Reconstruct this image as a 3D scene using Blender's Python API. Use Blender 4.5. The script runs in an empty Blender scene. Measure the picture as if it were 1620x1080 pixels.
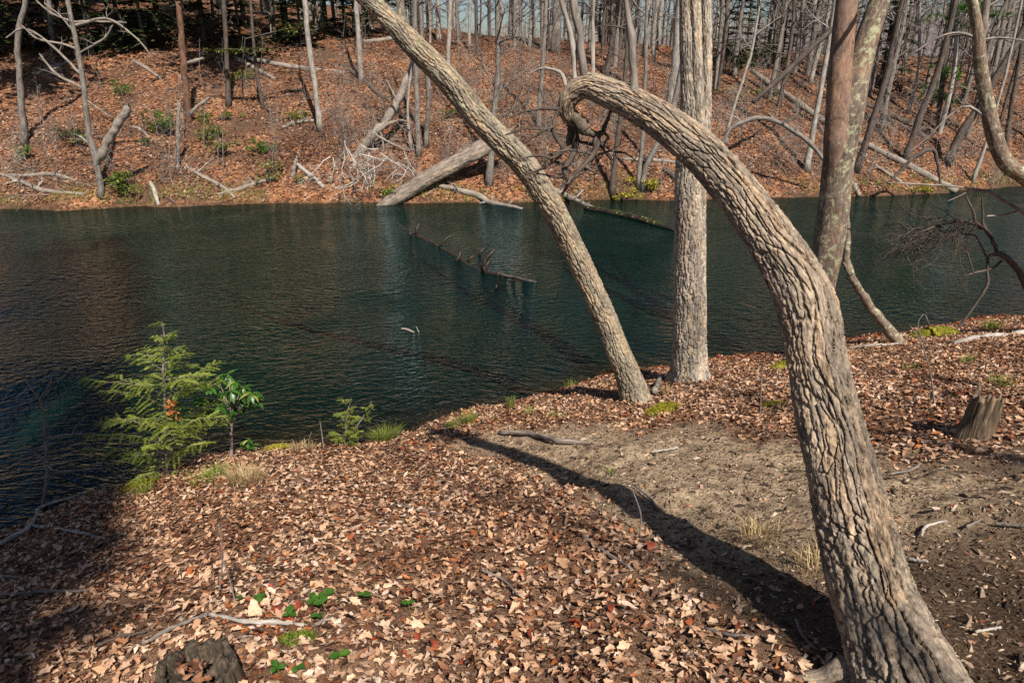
import bpy, math, random
import numpy as np

# ------------------------------------------------------------------ camera, sky, sun, exposure
S = bpy.context.scene
COL = S.collection
CAM = np.array([0.0, 0.0, 4.8])
PITCH = math.radians(22.0)
cam = bpy.data.cameras.new("camera")
cam.lens = 24.0
cam.sensor_width = 36.0
cam.clip_start = 0.05
cam.clip_end = 3000
camo = bpy.data.objects.new("camera", cam)
camo.location = CAM
camo.rotation_euler = (math.radians(90) - PITCH, 0, 0)
COL.objects.link(camo)
S.camera = camo

SUN_EL = math.radians(49.0)
SUN_AZ = math.radians(158.0)          # clockwise from +Y : behind the camera, a little to the right
W = bpy.data.worlds.new("World")
S.world = W
W.use_nodes = True
wn = W.node_tree
sky = wn.nodes.new("ShaderNodeTexSky")
sky.sky_type = 'NISHITA'
sky.sun_disc = False
sky.sun_elevation = SUN_EL
sky.sun_rotation = SUN_AZ
sky.air_density = 1.0
sky.dust_density = 1.0
sky.ozone_density = 2.5
bg = wn.nodes["Background"]
bg.inputs[1].default_value = 0.05
wn.links.new(sky.outputs[0], bg.inputs[0])
sl = bpy.data.lights.new("sun", 'SUN')
sl.energy = 5.0
sl.angle = math.radians(0.75)
sl.color = (1.0, 0.93, 0.83)
slo = bpy.data.objects.new("sun", sl)
sd = np.array([math.sin(SUN_AZ) * math.cos(SUN_EL), math.cos(SUN_AZ) * math.cos(SUN_EL), math.sin(SUN_EL)])  # towards the sun
slo.rotation_euler = (math.radians(90) - SUN_EL, 0, math.pi - SUN_AZ)
slo.location = (5, -10, 20)
COL.objects.link(slo)
S.view_settings.view_transform = 'Standard'
S.view_settings.look = 'None'
S.view_settings.exposure = 0.66
S.view_settings.gamma = 1.0
S.cycles.use_denoising = False
S.cycles.max_bounces = 5
S.cycles.diffuse_bounces = 2
S.cycles.glossy_bounces = 3
S.cycles.transparent_max_bounces = 8
S.cycles.sample_clamp_indirect = 2.0
S.cycles.sample_clamp_direct = 3.0

# ------------------------------------------------------------------ numeric helpers
CP, SP = math.cos(PITCH), math.sin(PITCH)
def ray(px, py):
    u = (px - 810.0) / 1080.0
    v = (py - 540.0) / 1080.0
    return np.array([u, CP - v * SP, -SP - v * CP])
def at(px, py, Y):
    r = ray(px, py)
    return CAM + r * (Y / r[1])
def project(P):
    P = np.asarray(P, float) - CAM
    d = P[..., 1] * CP - P[..., 2] * SP
    u = P[..., 0] / d
    v = -(P[..., 1] * SP + P[..., 2] * CP) / d
    return 810 + 1080 * u, 540 + 1080 * v, d

def hsh(ix, iy, iz, seed):
    M = 0xffffffff
    h = (ix * 374761393 + iy * 668265263 + iz * 1442695041 + seed * 974126177) & M
    h = ((h ^ (h >> 13)) * 1274126177) & M
    h = ((h ^ (h >> 16)) * 1103515245) & M
    return (h ^ (h >> 15)) / 4294967295.0
def vnoise(x, y, z=0.0, seed=0):
    x, y, z = np.broadcast_arrays(np.asarray(x, float), np.asarray(y, float), np.asarray(z, float))
    xi, yi, zi = np.floor(x), np.floor(y), np.floor(z)
    fx, fy, fz = x - xi, y - yi, z - zi
    xi, yi, zi = xi.astype(np.int64), yi.astype(np.int64), zi.astype(np.int64)
    fx, fy, fz = [f * f * (3 - 2 * f) for f in (fx, fy, fz)]
    r = 0
    for a in (0, 1):
        for b in (0, 1):
            for c in (0, 1):
                w = (fx if a else 1 - fx) * (fy if b else 1 - fy) * (fz if c else 1 - fz)
                r = r + w * hsh(xi + a, yi + b, zi + c, seed)
    return r
def fbm(x, y, z=0.0, o=3, seed=0):
    r, a, t = 0, 1.0, 0
    for k in range(o):
        r = r + a * vnoise(x * 2 ** k, y * 2 ** k, np.asarray(z) * 2 ** k, seed + k)
        t += a
        a *= .5
    return r / t
def sstep(a, b, x):
    t = np.clip((x - a) / (b - a), 0, 1)
    return t * t * (3 - 2 * t)

# ------------------------------------------------------------------ terrain
def wpx(px, py, z=0.0):
    r = ray(px, py)
    return CAM + r * ((z - CAM[2]) / r[2])
NEAR = [(-150, 8), (-80, 2), (-50, -9), (-25, -7), (-14, -1.0), (-8.3, 3.6)]
for px, py, z in [(0, 822, .25), (70, 793, .25), (160, 768, .25), (235, 742, .2), (330, 712, .15), (450, 702, .1), (560, 706, .1), (655, 692, 0), (715, 668, 0),
              (800, 652, 0), (870, 626, 0), (950, 600, 0), (1060, 590, 0), (1140, 580, 0), (1240, 572, 0), (1340, 548, 0), (1430, 536, 0), (1520, 519, 0), (1620, 508, 0)]:
    p = wpx(px, py, z)
    NEAR.append((p[0], p[1]))
NEAR += [(16, 15), (28, 20), (50, 27), (100, 33), (160, 33)]
FAR = [(-150, 9), (-80, 16), (-45, 21)]
for px, py in [(0, 330), (100, 331), (200, 328), (330, 324), (480, 322), (600, 321), (720, 321), (830, 320), (950, 317), (1100, 315), (1250, 313), (1400, 309), (1500, 305), (1620, 293)]:
    p = wpx(px, py)
    FAR.append((p[0], p[1]))
FAR += [(30, 31.5), (45, 33), (70, 34), (100, 33.5), (160, 33.5)]
NEAR = np.array(NEAR); FAR = np.array(FAR)
def pdist(x, y, P):
    d = np.full(np.shape(x), 1e9)
    for a, b in zip(P[:-1], P[1:]):
        e = b - a
        t = np.clip(((x - a[0]) * e[0] + (y - a[1]) * e[1]) / (e @ e), 0, 1)
        d = np.minimum(d, np.hypot(x - a[0] - t * e[0], y - a[1] - t * e[1]))
    return d
def dnear(x, y):
    return pdist(x, y, NEAR) * np.where(y < np.interp(x, NEAR[:, 0], NEAR[:, 1]), 1, -1)
def dfar(x, y):
    return pdist(x, y, FAR) * np.where(y > np.interp(x, FAR[:, 0], FAR[:, 1]), 1, -1)
def Hn(x, y):
    d = dnear(x, y)
    d = d + .25 * (vnoise(x * 1.7, y * 1.7, seed=3) - .5) + .12 * (vnoise(x * 6, y * 6, seed=4) - .5)
    dc = np.clip(d, 0, 14)
    z = .20 * (1 - np.exp(-dc / .12)) + .305 * dc + .004 * dc ** 2
    z = z + (.10 * (fbm(x * .9, y * .9, seed=7) - .5) + .05 * (vnoise(x * 4, y * 4, seed=9) - .5)) * np.clip(dc, 0, 1)
    return np.where(d > 0, z, np.maximum(-2.2, .34 * d))
def Hf(x, y):
    d = dfar(x, y)
    d = d + .5 * (vnoise(x * .8, y * .8, seed=13) - .5) + .2 * (vnoise(x * 3, y * 3, seed=14) - .5)
    cr = np.interp(x, [-60, -20, -8, 0, 8, 15, 25, 60], [11, 8.6, 7.4, 6.5, 5.9, 5.5, 5.2, 6])
    dc = np.maximum(d, 0)
    z = .18 * (1 - np.exp(-dc / .15)) + cr * np.tanh(.5 * dc / cr)
    z = z + np.clip(dc / 3, 0, 1) * (.9 * (fbm(x * .22, y * .22, seed=17) - .5) + .22 * (fbm(x * 1.1, y * 1.1, seed=18) - .5))
    z = z + np.maximum(dc - 28, 0) * np.interp(x, [-30, 0, 20], [.06, -.03, -.05])
    return np.where(d > 0, z, np.maximum(-2.2, .4 * d))
def MIDY(x):
    return .5 * (np.interp(x, NEAR[:, 0], NEAR[:, 1]) + np.interp(x, FAR[:, 0], FAR[:, 1]))
def H(x, y):
    x, y = np.asarray(x, float), np.asarray(y, float)
    nr = y < MIDY(x)
    if nr.all(): return Hn(x, y)
    if not nr.any(): return Hf(x, y)
    r = np.empty(x.shape)
    r[nr] = Hn(x[nr], y[nr]); r[~nr] = Hf(x[~nr], y[~nr])
    return r
def hz(x, y):
    return float(H(np.array([x]), np.array([y]))[0])
def hit(px, py, far=False):
    r = ray(px, py)
    t0, t1 = (18.0 if far else 1.0), (75.0 if far else 26.0)
    for n in (130, 30, 20):
        t = np.linspace(t0, t1, n)
        P = CAM + r[None] * t[:, None]
        g = np.maximum(H(P[:, 0], P[:, 1]), 0)
        k = int(np.argmax(P[:, 2] <= g))
        if P[k, 2] > g[k]: k = int(n * .45)
        t0, t1 = t[max(k - 1, 0)], t[k]
    return np.array([P[k, 0], P[k, 1], g[k]])

# ------------------------------------------------------------------ mesh helpers
class MB:
    def __init__(s):
        s.V, s.Q, s.T, s.A, s.R, s.n = [], [], [], [], [], 0
    def add(s, V, Q=None, T=None, tc=None, rnd=None):
        V = np.asarray(V, float).reshape(-1, 3)
        if Q is not None and len(Q): s.Q.append(np.asarray(Q).reshape(-1, 4) + s.n)
        if T is not None and len(T): s.T.append(np.asarray(T).reshape(-1, 3) + s.n)
        s.V.append(V)
        s.A.append(V if tc is None else np.asarray(tc, float).reshape(-1, 3))
        s.R.append(np.full(len(V), .5) if rnd is None else np.broadcast_to(np.asarray(rnd, float), (len(V),)))
        s.n += len(V)
    def tube(s, P, R, k=6, cap=False, off=None, v0=None, rnd=None):
        P = np.asarray(P, float); n = len(P)
        R = np.broadcast_to(np.asarray(R, float), (n,))
        T = np.empty_like(P)
        T[1:-1] = P[2:] - P[:-2]; T[0] = P[1] - P[0]; T[-1] = P[-1] - P[-2]
        T /= np.maximum(np.linalg.norm(T, axis=1), 1e-9)[:, None]
        a = np.array([1., 0, 0]) if abs(T[0, 0]) < .8 else np.array([0, 1., 0])
        N = np.empty_like(P)
        if k <= 5:
            N = a - T * (T @ a)[:, None]
            N /= np.maximum(np.linalg.norm(N, axis=1), 1e-6)[:, None]
        else:
          for i in range(n):
              a = a - T[i] * (a @ T[i])
              a /= max(math.sqrt(a @ a), 1e-9)
              N[i] = a
        B = np.cross(T, N)
        th = np.arange(k) * (2 * math.pi / k)
        c, si = np.cos(th), np.sin(th)
        rr = R[:, None] * np.ones(k) if off is None else R[:, None] + off
        V = P[:, None] + rr[..., None] * (c[None, :, None] * N[:, None] + si[None, :, None] * B[:, None])
        L = np.concatenate([[0], np.cumsum(np.linalg.norm(np.diff(P, axis=0), axis=1))]) + (random.random() * 50 if v0 is None else v0)
        tc = np.empty_like(V)
        tc[..., 0] = R[:, None] * c; tc[..., 1] = R[:, None] * si; tc[..., 2] = L[:, None]
        i = np.arange(n - 1)[:, None] * k
        j = np.arange(k)[None]; j2 = (j + 1) % k
        Q = np.stack([i + j, i + j2, i + k + j2, i + k + j], -1).reshape(-1, 4)
        V = V.reshape(-1, 3); tc = tc.reshape(-1, 3)
        Tt = None
        if cap:
            V = np.concatenate([V, P[:1], P[-1:]]); tc = np.concatenate([tc, [[0, 0, L[0]]], [[0, 0, L[-1]]]])
            q = n * k
            j = np.arange(k); j2 = (j + 1) % k
            Tt = np.concatenate([np.stack([np.full(k, q), j2, j], -1), np.stack([np.full(k, q + 1), (n - 1) * k + j, (n - 1) * k + j2], -1)])
        s.add(V, Q, Tt, tc, rnd)
    def mesh(s, name, mat, o=(0, 0, 0), smooth=True):
        V = np.concatenate(s.V) - np.asarray(o, float)
        Q = np.concatenate(s.Q) if s.Q else np.zeros((0, 4), int)
        T = np.concatenate(s.T) if s.T else np.zeros((0, 3), int)
        m = bpy.data.meshes.new(name)
        m.vertices.add(len(V)); m.vertices.foreach_set("co", V.astype(np.float32).ravel())
        m.loops.add(Q.size + T.size)
        m.loops.foreach_set("vertex_index", np.concatenate([Q.ravel(), T.ravel()]).astype(np.int32))
        m.polygons.add(len(Q) + len(T))
        st = np.concatenate([np.arange(len(Q)) * 4, Q.size + np.arange(len(T)) * 3]).astype(np.int32)
        m.polygons.foreach_set("loop_start", st)
        m.update(calc_edges=True)
        m.polygons.foreach_set("use_smooth", np.full(len(Q) + len(T), smooth))
        at_ = m.attributes.new("tc", 'FLOAT_VECTOR', 'POINT'); at_.data.foreach_set("vector", np.concatenate(s.A).astype(np.float32).ravel())
        at_ = m.attributes.new("rnd", 'FLOAT', 'POINT'); at_.data.foreach_set("value", np.concatenate(s.R).astype(np.float32))
        m.materials.append(mat)
        return m
    def build(s, name, mat, parent=None, smooth=True):
        o = np.array(parent.location) if parent is not None and parent.type == 'EMPTY' else np.zeros(3)
        if parent is not None and parent.parent is not None: o = np.array(parent.parent.location)
        ob = bpy.data.objects.new(name, s.mesh(name, mat, o, smooth))
        COL.objects.link(ob)
        if parent is not None: ob.parent = parent
        return ob

LABELS = {}
def tag(o, label, cat, group=None):
    o["label"] = label; o["category"] = cat
    if group: o["group"] = group
    return o
def thing(name, label, cat, loc, group=None):
    o = bpy.data.objects.new(name, None)
    o.empty_display_size = .1
    o.location = [float(v) for v in loc]
    COL.objects.link(o)
    return tag(o, label, cat, group)
def struct(o, kind="structure"):
    o["kind"] = kind
    return o
def spline(P, n):
    P = np.asarray(P, float)
    if len(P) < 3:
        t = np.linspace(0, 1, n)[:, None]
        return P[0] * (1 - t) + P[-1] * t
    Q = np.vstack([2 * P[0] - P[1], P, 2 * P[-1] - P[-2]])
    s = np.concatenate([[0], np.cumsum(np.linalg.norm(np.diff(P[:, :3], axis=0), axis=1))])
    u = np.linspace(0, s[-1], n)
    i = np.clip(np.searchsorted(s, u, side='right') - 1, 0, len(P) - 2)
    t = ((u - s[i]) / (s[i + 1] - s[i]))[:, None]
    a, b, c, d = Q[i], Q[i + 1], Q[i + 2], Q[i + 3]
    return .5 * (2 * b + (c - a) * t + (2 * a - 5 * b + 4 * c - d) * t ** 2 + (3 * b - a - 3 * c + d) * t ** 3)

# ------------------------------------------------------------------ materials
def nt(name):
    m = bpy.data.materials.new(name)
    m.use_nodes = True
    t = m.node_tree
    return m, t, t.nodes["Principled BSDF"]
def node(t, typ, ins=None, **kw):
    n = t.nodes.new(typ)
    for k, v in kw.items(): setattr(n, k, v)
    for k, v in (ins or {}).items():
        if isinstance(v, bpy.types.NodeSocket): t.links.new(v, n.inputs[k])
        else: n.inputs[k].default_value = v
    return n
def ramp(t, fac, stops, interp='LINEAR'):
    n = t.nodes.new("ShaderNodeValToRGB")
    n.color_ramp.interpolation = interp
    e = n.color_ramp.elements
    while len(e) < len(stops): e.new(.5)
    for x, (p, c) in zip(e, stops):
        x.position = p; x.color = (*c, 1) if len(c) == 3 else c
    t.links.new(fac, n.inputs[0])
    return n.outputs[0]
def mixc(t, f, a, b, mode='MIX'):
    n = t.nodes.new("ShaderNodeMix"); n.data_type = 'RGBA'; n.blend_type = mode
    for i, v in ((0, f), (6, a), (7, b)):
        if isinstance(v, bpy.types.NodeSocket): t.links.new(v, n.inputs[i])
        else: n.inputs[i].default_value = v if i == 0 else (*v, 1)
    return n.outputs[2]
def noise(t, vec, scale, detail=4, rough=.55, dist=0.0):
    return node(t, "ShaderNodeTexNoise", {"Vector": vec, "Scale": scale, "Detail": detail, "Roughness": rough, "Distortion": dist}).outputs[0]
def mapping(t, vec, scale=(1, 1, 1), rot=(0, 0, 0)):
    return node(t, "ShaderNodeMapping", {"Vector": vec, "Scale": scale, "Rotation": rot}).outputs[0]
def attr(t, name):
    return node(t, "ShaderNodeAttribute", attribute_name=name)

def bark_mat(name, c1, c2, c3, fine=60, stretch=.16, bump=.6, lichen=None, lich_amt=.62, lich_scale=7, rough=.85, bdist=.01):
    m, t, b = nt(name)
    tc = attr(t, "tc").outputs[1]
    v = mapping(t, tc, (1, 1, stretch))
    n1 = noise(t, v, fine, 6, .65, .6)
    n2 = noise(t, tc, 3.2, 3, .6)
    n3 = noise(t, v, fine * .33, 4, .6, .8)
    c = ramp(t, n1, [(.36, c1), (.5, c2), (.62, c3)])
    c = mixc(t, ramp(t, n2, [(.4, (0, 0, 0)), (.68, (.5, .5, .5))]), c, c3)
    n5 = noise(t, mapping(t, tc, (1, 1, .4)), 13, 5, .7, .5)
    c = mixc(t, 1.0, c, ramp(t, n5, [(.3, (.62, .62, .64)), (.5, (1, 1, 1)), (.7, (1.25, 1.16, 1.05))]), 'MULTIPLY')
    c = mixc(t, 1.0, c, ramp(t, attr(t, 'rnd').outputs[2], [(0, (.66, .68, .70)), (.5, (1, 1, 1)), (1, (1.32, 1.16, .98))]), 'MULTIPLY')
    if lichen:
        n4 = noise(t, tc, lich_scale, 5, .7, .3)
        f = ramp(t, n4, [(lich_amt - .03, (0, 0, 0)), (lich_amt + .05, (1, 1, 1))])
        c = mixc(t, f, c, lichen)
    t.links.new(c, b.inputs["Base Color"])
    b.inputs["Roughness"].default_value = rough
    b.inputs["Specular IOR Level"].default_value = .25
    h = node(t, "ShaderNodeMath", {0: n1, 1: n3}, operation='ADD').outputs[0]
    bp = node(t, "ShaderNodeBump", {"Strength": bump, "Distance": bdist, "Height": h})
    t.links.new(bp.outputs[0], b.inputs["Normal"])
    return m

def leaf_mat(name, stops, rough=.6, trans=.0, bump=.3, nscale=90):
    m, t, b = nt(name)
    r = attr(t, "rnd").outputs[2]
    c = ramp(t, r, stops)
    geo = node(t, "ShaderNodeNewGeometry")
    n1 = noise(t, geo.outputs[0], nscale, 3)
    c = mixc(t, 1.0, c, ramp(t, n1, [(.25, (.62, .6, .6)), (.75, (1.2, 1.18, 1.15))]), 'MULTIPLY')
    t.links.new(c, b.inputs["Base Color"])
    b.inputs["Roughness"].default_value = rough
    b.inputs["Specular IOR Level"].default_value = .3
    if bump:
        bp = node(t, "ShaderNodeBump", {"Strength": bump, "Distance": .004, "Height": n1})
        t.links.new(bp.outputs[0], b.inputs["Normal"])
    if trans:
        tr = node(t, "ShaderNodeBsdfTranslucent", {"Color": c})
        mx = node(t, "ShaderNodeMixShader", {0: trans, 1: b.outputs[0], 2: tr.outputs[0]})
        t.links.new(mx.outputs[0], t.nodes["Material Output"].inputs[0])
    return m

M = {}
M['bark_curl'] = bark_mat('dark_curled_limb_bark', (.04, .032, .026), (.10, .08, .06), (.17, .14, .10), 60, .3, .9, lichen=(.26, .28, .14), lich_amt=.6, bdist=.01)
M['bark_deep'] = bark_mat('deep_furrowed_bark', (.07, .054, .04), (.25, .197, .148), (.43, .345, .255), 75, .3, .8, lichen=(.33, .33, .24), lich_amt=.68, bdist=.013)
M['bark_ash'] = bark_mat('ridged_grey_bark', (.055, .045, .033), (.21, .175, .13), (.37, .315, .235), 85, .3, .7, lichen=(.34, .35, .22), lich_amt=.64, bdist=.013)
M['bark_pale'] = bark_mat('pale_flaking_bark', (.09, .072, .056), (.29, .245, .195), (.50, .44, .365), 55, .22, .9, lichen=(.36, .38, .26), lich_amt=.68, bdist=.008)
M['bark_smooth'] = bark_mat('smooth_red_brown_bark', (.11, .07, .05), (.19, .125, .095), (.25, .17, .13), 26, .35, .25, lichen=(.42, .42, .36), lich_amt=.655, lich_scale=16)
M['bark_lichen'] = bark_mat('lichen_covered_bark', (.075, .052, .04), (.15, .11, .085), (.23, .18, .14), 40, .3, .6, lichen=(.34, .35, .22), lich_amt=.56, lich_scale=11)
M['bark_grey'] = bark_mat('grey_bark', (.06, .05, .042), (.14, .12, .105), (.24, .21, .185), 30, .18, .6, lichen=(.27, .28, .21), lich_amt=.64)
M['bark_white'] = bark_mat('pale_grey_bark', (.11, .095, .08), (.25, .225, .195), (.38, .345, .30), 30, .18, .5)
M['bark_dark'] = bark_mat('dark_bark', (.03, .024, .02), (.07, .055, .045), (.13, .10, .085), 30, .18, .7)
M['bark_red'] = bark_mat('dark_peeled_red_bark', (.03, .02, .015), (.10, .06, .04), (.20, .10, .06), 34, .16, .9)
M['dead_wood'] = bark_mat('weathered_dead_wood', (.07, .055, .045), (.18, .15, .125), (.33, .285, .24), 55, .07, .7)
M['log_wood'] = bark_mat('weathered_log_wood', (.05, .037, .03), (.16, .125, .10), (.33, .275, .22), 42, .06, .9, lichen=(.16, .06, .03), lich_amt=.66, lich_scale=4)
M['stump_wood'] = bark_mat('rotten_stump_wood', (.025, .018, .012), (.085, .062, .042), (.24, .175, .115), 40, .08, 1.0, lichen=(.20, .19, .08), lich_amt=.64)
M['stump_dark'] = bark_mat('dark_mossy_stump_wood', (.012, .009, .007), (.045, .034, .024), (.11, .085, .06), 60, .06, 1.0, lichen=(.40, .41, .36), lich_amt=.70, lich_scale=11)
M['wet_wood'] = bark_mat('wet_dark_wood', (.008, .006, .005), (.02, .015, .012), (.05, .037, .028), 50, .1, .6, rough=.45)
M['twig'] = bark_mat('twig_bark', (.07, .058, .05), (.15, .125, .11), (.26, .225, .20), 40, .2, .3)
M['brush'] = bark_mat('pale_brush_wood', (.26, .23, .20), (.42, .38, .34), (.55, .51, .46), 40, .2, .3)
M['twig_dark'] = bark_mat('dark_twig_bark', (.035, .028, .024), (.075, .06, .05), (.13, .105, .09), 40, .2, .3)
M['twig_bleached'] = bark_mat('bleached_twig_wood', (.16, .14, .12), (.28, .25, .22), (.42, .385, .345), 40, .2, .3)
LITTER = [(0, (.03, .014, .009)), (.12, (.085, .036, .02)), (.24, (.19, .08, .038)), (.38, (.35, .185, .105)), (.52, (.49, .295, .175)), (.66, (.61, .42, .285)), (.74, (.26, .135, .075)), (.84, (.64, .50, .40)), (.92, (.40, .135, .04)), (1.0, (.22, .045, .02))]
M['leaf'] = leaf_mat('dry_oak_leaves', LITTER, .55)
M['leaf_far'] = leaf_mat('russet_leaf_litter', [(0, (.03, .015, .010)), (.25, (.10, .045, .026)), (.5, (.17, .08, .043)), (.72, (.25, .14, .083)), (.9, (.39, .265, .185)), (1, (.22, .075, .03))], .6, bump=0, nscale=9)
M['leaf_orange'] = leaf_mat('orange_dry_leaves', [(0, (.30, .09, .02)), (1, (.55, .22, .06))], .6, .2)
M['hemlock'] = leaf_mat('fresh_hemlock_needles', [(0, (.065, .105, .014)), (.5, (.19, .245, .035)), (1, (.33, .36, .075))], .5, .25, 0)
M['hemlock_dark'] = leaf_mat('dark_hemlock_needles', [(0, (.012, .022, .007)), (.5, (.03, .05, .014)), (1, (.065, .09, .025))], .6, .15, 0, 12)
M['pine'] = leaf_mat('pine_needles', [(0, (.03, .075, .014)), (.5, (.07, .16, .03)), (1, (.14, .24, .05))], .5, .2, 0, 12)
M['laurel'] = leaf_mat('glossy_laurel_leaves', [(0, (.02, .07, .008)), (.5, (.055, .14, .018)), (.85, (.12, .20, .03)), (1, (.30, .32, .07))], .35, .15, 0, 30)
M['shrub'] = leaf_mat('yellow_green_shrub_leaves', [(0, (.05, .08, .01)), (.5, (.13, .18, .025)), (1, (.24, .27, .05))], .5, .2, 0, 10)
M['grass'] = leaf_mat('green_grass_blades', [(0, (.07, .12, .015)), (.5, (.17, .24, .03)), (1, (.36, .34, .10))], .5, .25, 0, 40)
M['straw'] = leaf_mat('dry_straw_blades', [(0, (.22, .15, .07)), (.5, (.40, .29, .14)), (1, (.55, .43, .24))], .6, .2, 0, 40)
M['moss'] = leaf_mat('yellow_green_moss', [(0, (.10, .10, .01)), (.5, (.26, .24, .02)), (1, (.45, .38, .03))], .8, .1, 0, 60)
M['debris'] = leaf_mat('bark_chips', [(0, (.03, .02, .013)), (.4, (.12, .078, .05)), (.75, (.27, .19, .13)), (1, (.5, .4, .3))], .8, 0, 0)

def ground_mat():
    m, t, b = nt('forest_soil')
    g = node(t, "ShaderNodeNewGeometry").outputs[0]
    n1 = noise(t, g, 1.3, 5, .6)
    n2 = noise(t, g, 55, 5, .7)
    n3 = noise(t, g, 9, 4, .65)
    soil = ramp(t, n2, [(.3, (.022, .013, .008)), (.5, (.075, .047, .029)), (.66, (.16, .105, .067)), (.8, (.30, .21, .14))])
    pale = ramp(t, n2, [(.28, (.22, .15, .09)), (.5, (.50, .37, .235)), (.7, (.66, .51, .345))])
    vo = node(t, "ShaderNodeTexVoronoi", {"Vector": node(t, "ShaderNodeVectorMath", {0: g, 1: node(t, "ShaderNodeTexNoise", {"Vector": g, "Scale": 30.0}).outputs["Color"]}, operation='ADD').outputs[0], "Scale": 24.0})
    vr = node(t, "ShaderNodeSeparateColor", {0: vo.outputs["Color"]}).outputs[0]
    mould = ramp(t, vr, [(0, (.035, .017, .010)), (.35, (.09, .042, .023)), (.65, (.22, .115, .065)), (.9, (.38, .235, .15)), (1, (.48, .34, .23))])
    soil = mixc(t, attr(t, "litter").outputs[2], soil, mould)
    a = attr(t, "pale").outputs[2]
    f = node(t, "ShaderNodeMath", {0: a, 1: ramp(t, n3, [(.35, (.2, .2, .2)), (.65, (1, 1, 1))])}, operation='MULTIPLY').outputs[0]
    c = mixc(t, f, soil, pale)
    w = attr(t, "wet").outputs[2]
    c = mixc(t, w, c, mixc(t, n3, (.10, .062, .03), (.24, .155, .08)))
    t.links.new(c, b.inputs["Base Color"])
    b.inputs["Roughness"].default_value = .95
    b.inputs["Specular IOR Level"].default_value = .15
    h = node(t, "ShaderNodeMath", {0: n2, 1: n3}, operation='ADD').outputs[0]
    bp = node(t, "ShaderNodeBump", {"Strength": .9, "Distance": .02, "Height": h})
    t.links.new(bp.outputs[0], b.inputs["Normal"])
    return m
M['soil'] = ground_mat()

def hill_mat():
    m, t, b = nt('leaf_covered_hillside')
    g = node(t, "ShaderNodeNewGeometry").outputs[0]
    v = node(t, "ShaderNodeTexVoronoi", {"Vector": g, "Scale": 11.0, "Randomness": 1.0})
    cr = node(t, "ShaderNodeSeparateColor", {0: v.outputs["Color"]}).outputs[0]
    c = ramp(t, cr, [(0, (.04, .018, .011)), (.3, (.13, .052, .026)), (.55, (.26, .10, .042)), (.8, (.30, .145, .07)), (1, (.38, .225, .13))])
    n1 = noise(t, g, .55, 4, .6)
    c = mixc(t, ramp(t, n1, [(.42, (0, 0, 0)), (.62, (.85, .85, .85))]), c, (.075, .046, .032))
    w = attr(t, "wet").outputs[2]
    c = mixc(t, w, c, (.055, .036, .018))
    t.links.new(c, b.inputs["Base Color"])
    b.inputs["Roughness"].default_value = .9
    b.inputs["Specular IOR Level"].default_value = .2
    hh = node(t, "ShaderNodeMath", {0: cr, 1: v.outputs["Distance"]}, operation='SUBTRACT').outputs[0]
    bp = node(t, "ShaderNodeBump", {"Strength": 1.0, "Distance": .06, "Height": hh})
    t.links.new(bp.outputs[0], b.inputs["Normal"])
    return m
M['hill'] = hill_mat()

def ridge_mat():
    m, t, b = nt('distant_bare_woods')
    g = node(t, "ShaderNodeNewGeometry").outputs[0]
    n1 = noise(t, mapping(t, g, (1, 1, .25)), .5, 5, .7)
    c = ramp(t, n1, [(.3, (.05, .04, .045)), (.5, (.12, .10, .105)), (.7, (.2, .165, .165))])
    t.links.new(c, b.inputs["Base Color"])
    b.inputs["Roughness"].default_value = 1
    return m
M['ridge'] = ridge_mat()

def water_mat():
    m, t, b = nt('rippled_lake_water')
    t.nodes.remove(b)
    g = node(t, "ShaderNodeNewGeometry").outputs[0]
    warp = node(t, "ShaderNodeTexNoise", {"Vector": g, "Scale": .22, "Detail": 2.0})
    gv = node(t, "ShaderNodeVectorMath", {0: warp.outputs["Color"]}, operation='SUBTRACT'); gv.inputs[1].default_value = (.5, .5, .5)
    gs = node(t, "ShaderNodeVectorMath", {0: gv.outputs[0]}, operation='SCALE'); gs.inputs["Scale"].default_value = 2.4
    gw = node(t, "ShaderNodeVectorMath", {0: g, 1: gs.outputs[0]}, operation='ADD').outputs[0]
    w1 = noise(t, mapping(t, gw, (4.0, 8.5, 1), (0, 0, math.radians(-32))), 1.0, 2, .5, .4)
    w2 = noise(t, mapping(t, gw, (9, 19, 1), (0, 0, math.radians(12))), 1.0, 2, .5, .5)
    w3 = noise(t, gw, 24, 2, .5)
    big = noise(t, g, .16, 3, .55)
    a1 = node(t, "ShaderNodeMath", {0: w1, 1: 1.0}, operation='MULTIPLY').outputs[0]
    a2 = node(t, "ShaderNodeMath", {0: w2, 1: .45, 2: a1}, operation='MULTIPLY_ADD').outputs[0]
    a3 = node(t, "ShaderNodeMath", {0: w3, 1: .12, 2: a2}, operation='MULTIPLY_ADD').outputs[0]
    st = node(t, "ShaderNodeMapRange", {0: big, 1: .36, 2: .62, 3: .25, 4: 1.0}).outputs[0]
    bp = node(t, "ShaderNodeBump", {"Strength": st, "Distance": .11, "Height": a3})
    sh = attr(t, "shallow").outputs[2]
    body = node(t, "ShaderNodeBsdfDiffuse", {"Color": (.0013, .0085, .0052, 1)})
    clear = node(t, "ShaderNodeBsdfTransparent", {"Color": (.62, .60, .45, 1)})
    under = node(t, "ShaderNodeMixShader", {0: sh, 1: body.outputs[0], 2: clear.outputs[0]})
    gl = node(t, "ShaderNodeBsdfGlossy", {"Color": (.62, .88, 1, 1), "Roughness": .04, "Normal": bp.outputs[0]})
    fr = node(t, "ShaderNodeFresnel", {"IOR": 1.333, "Normal": bp.outputs[0]})
    fk = node(t, "ShaderNodeMath", {0: fr.outputs[0], 1: .95}, operation='MULTIPLY')
    mx = node(t, "ShaderNodeMixShader", {0: fk.outputs[0], 1: under.outputs[0], 2: gl.outputs[0]})
    t.links.new(mx.outputs[0], t.nodes["Material Output"].inputs[0])
    return m
M['water'] = water_mat()

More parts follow.
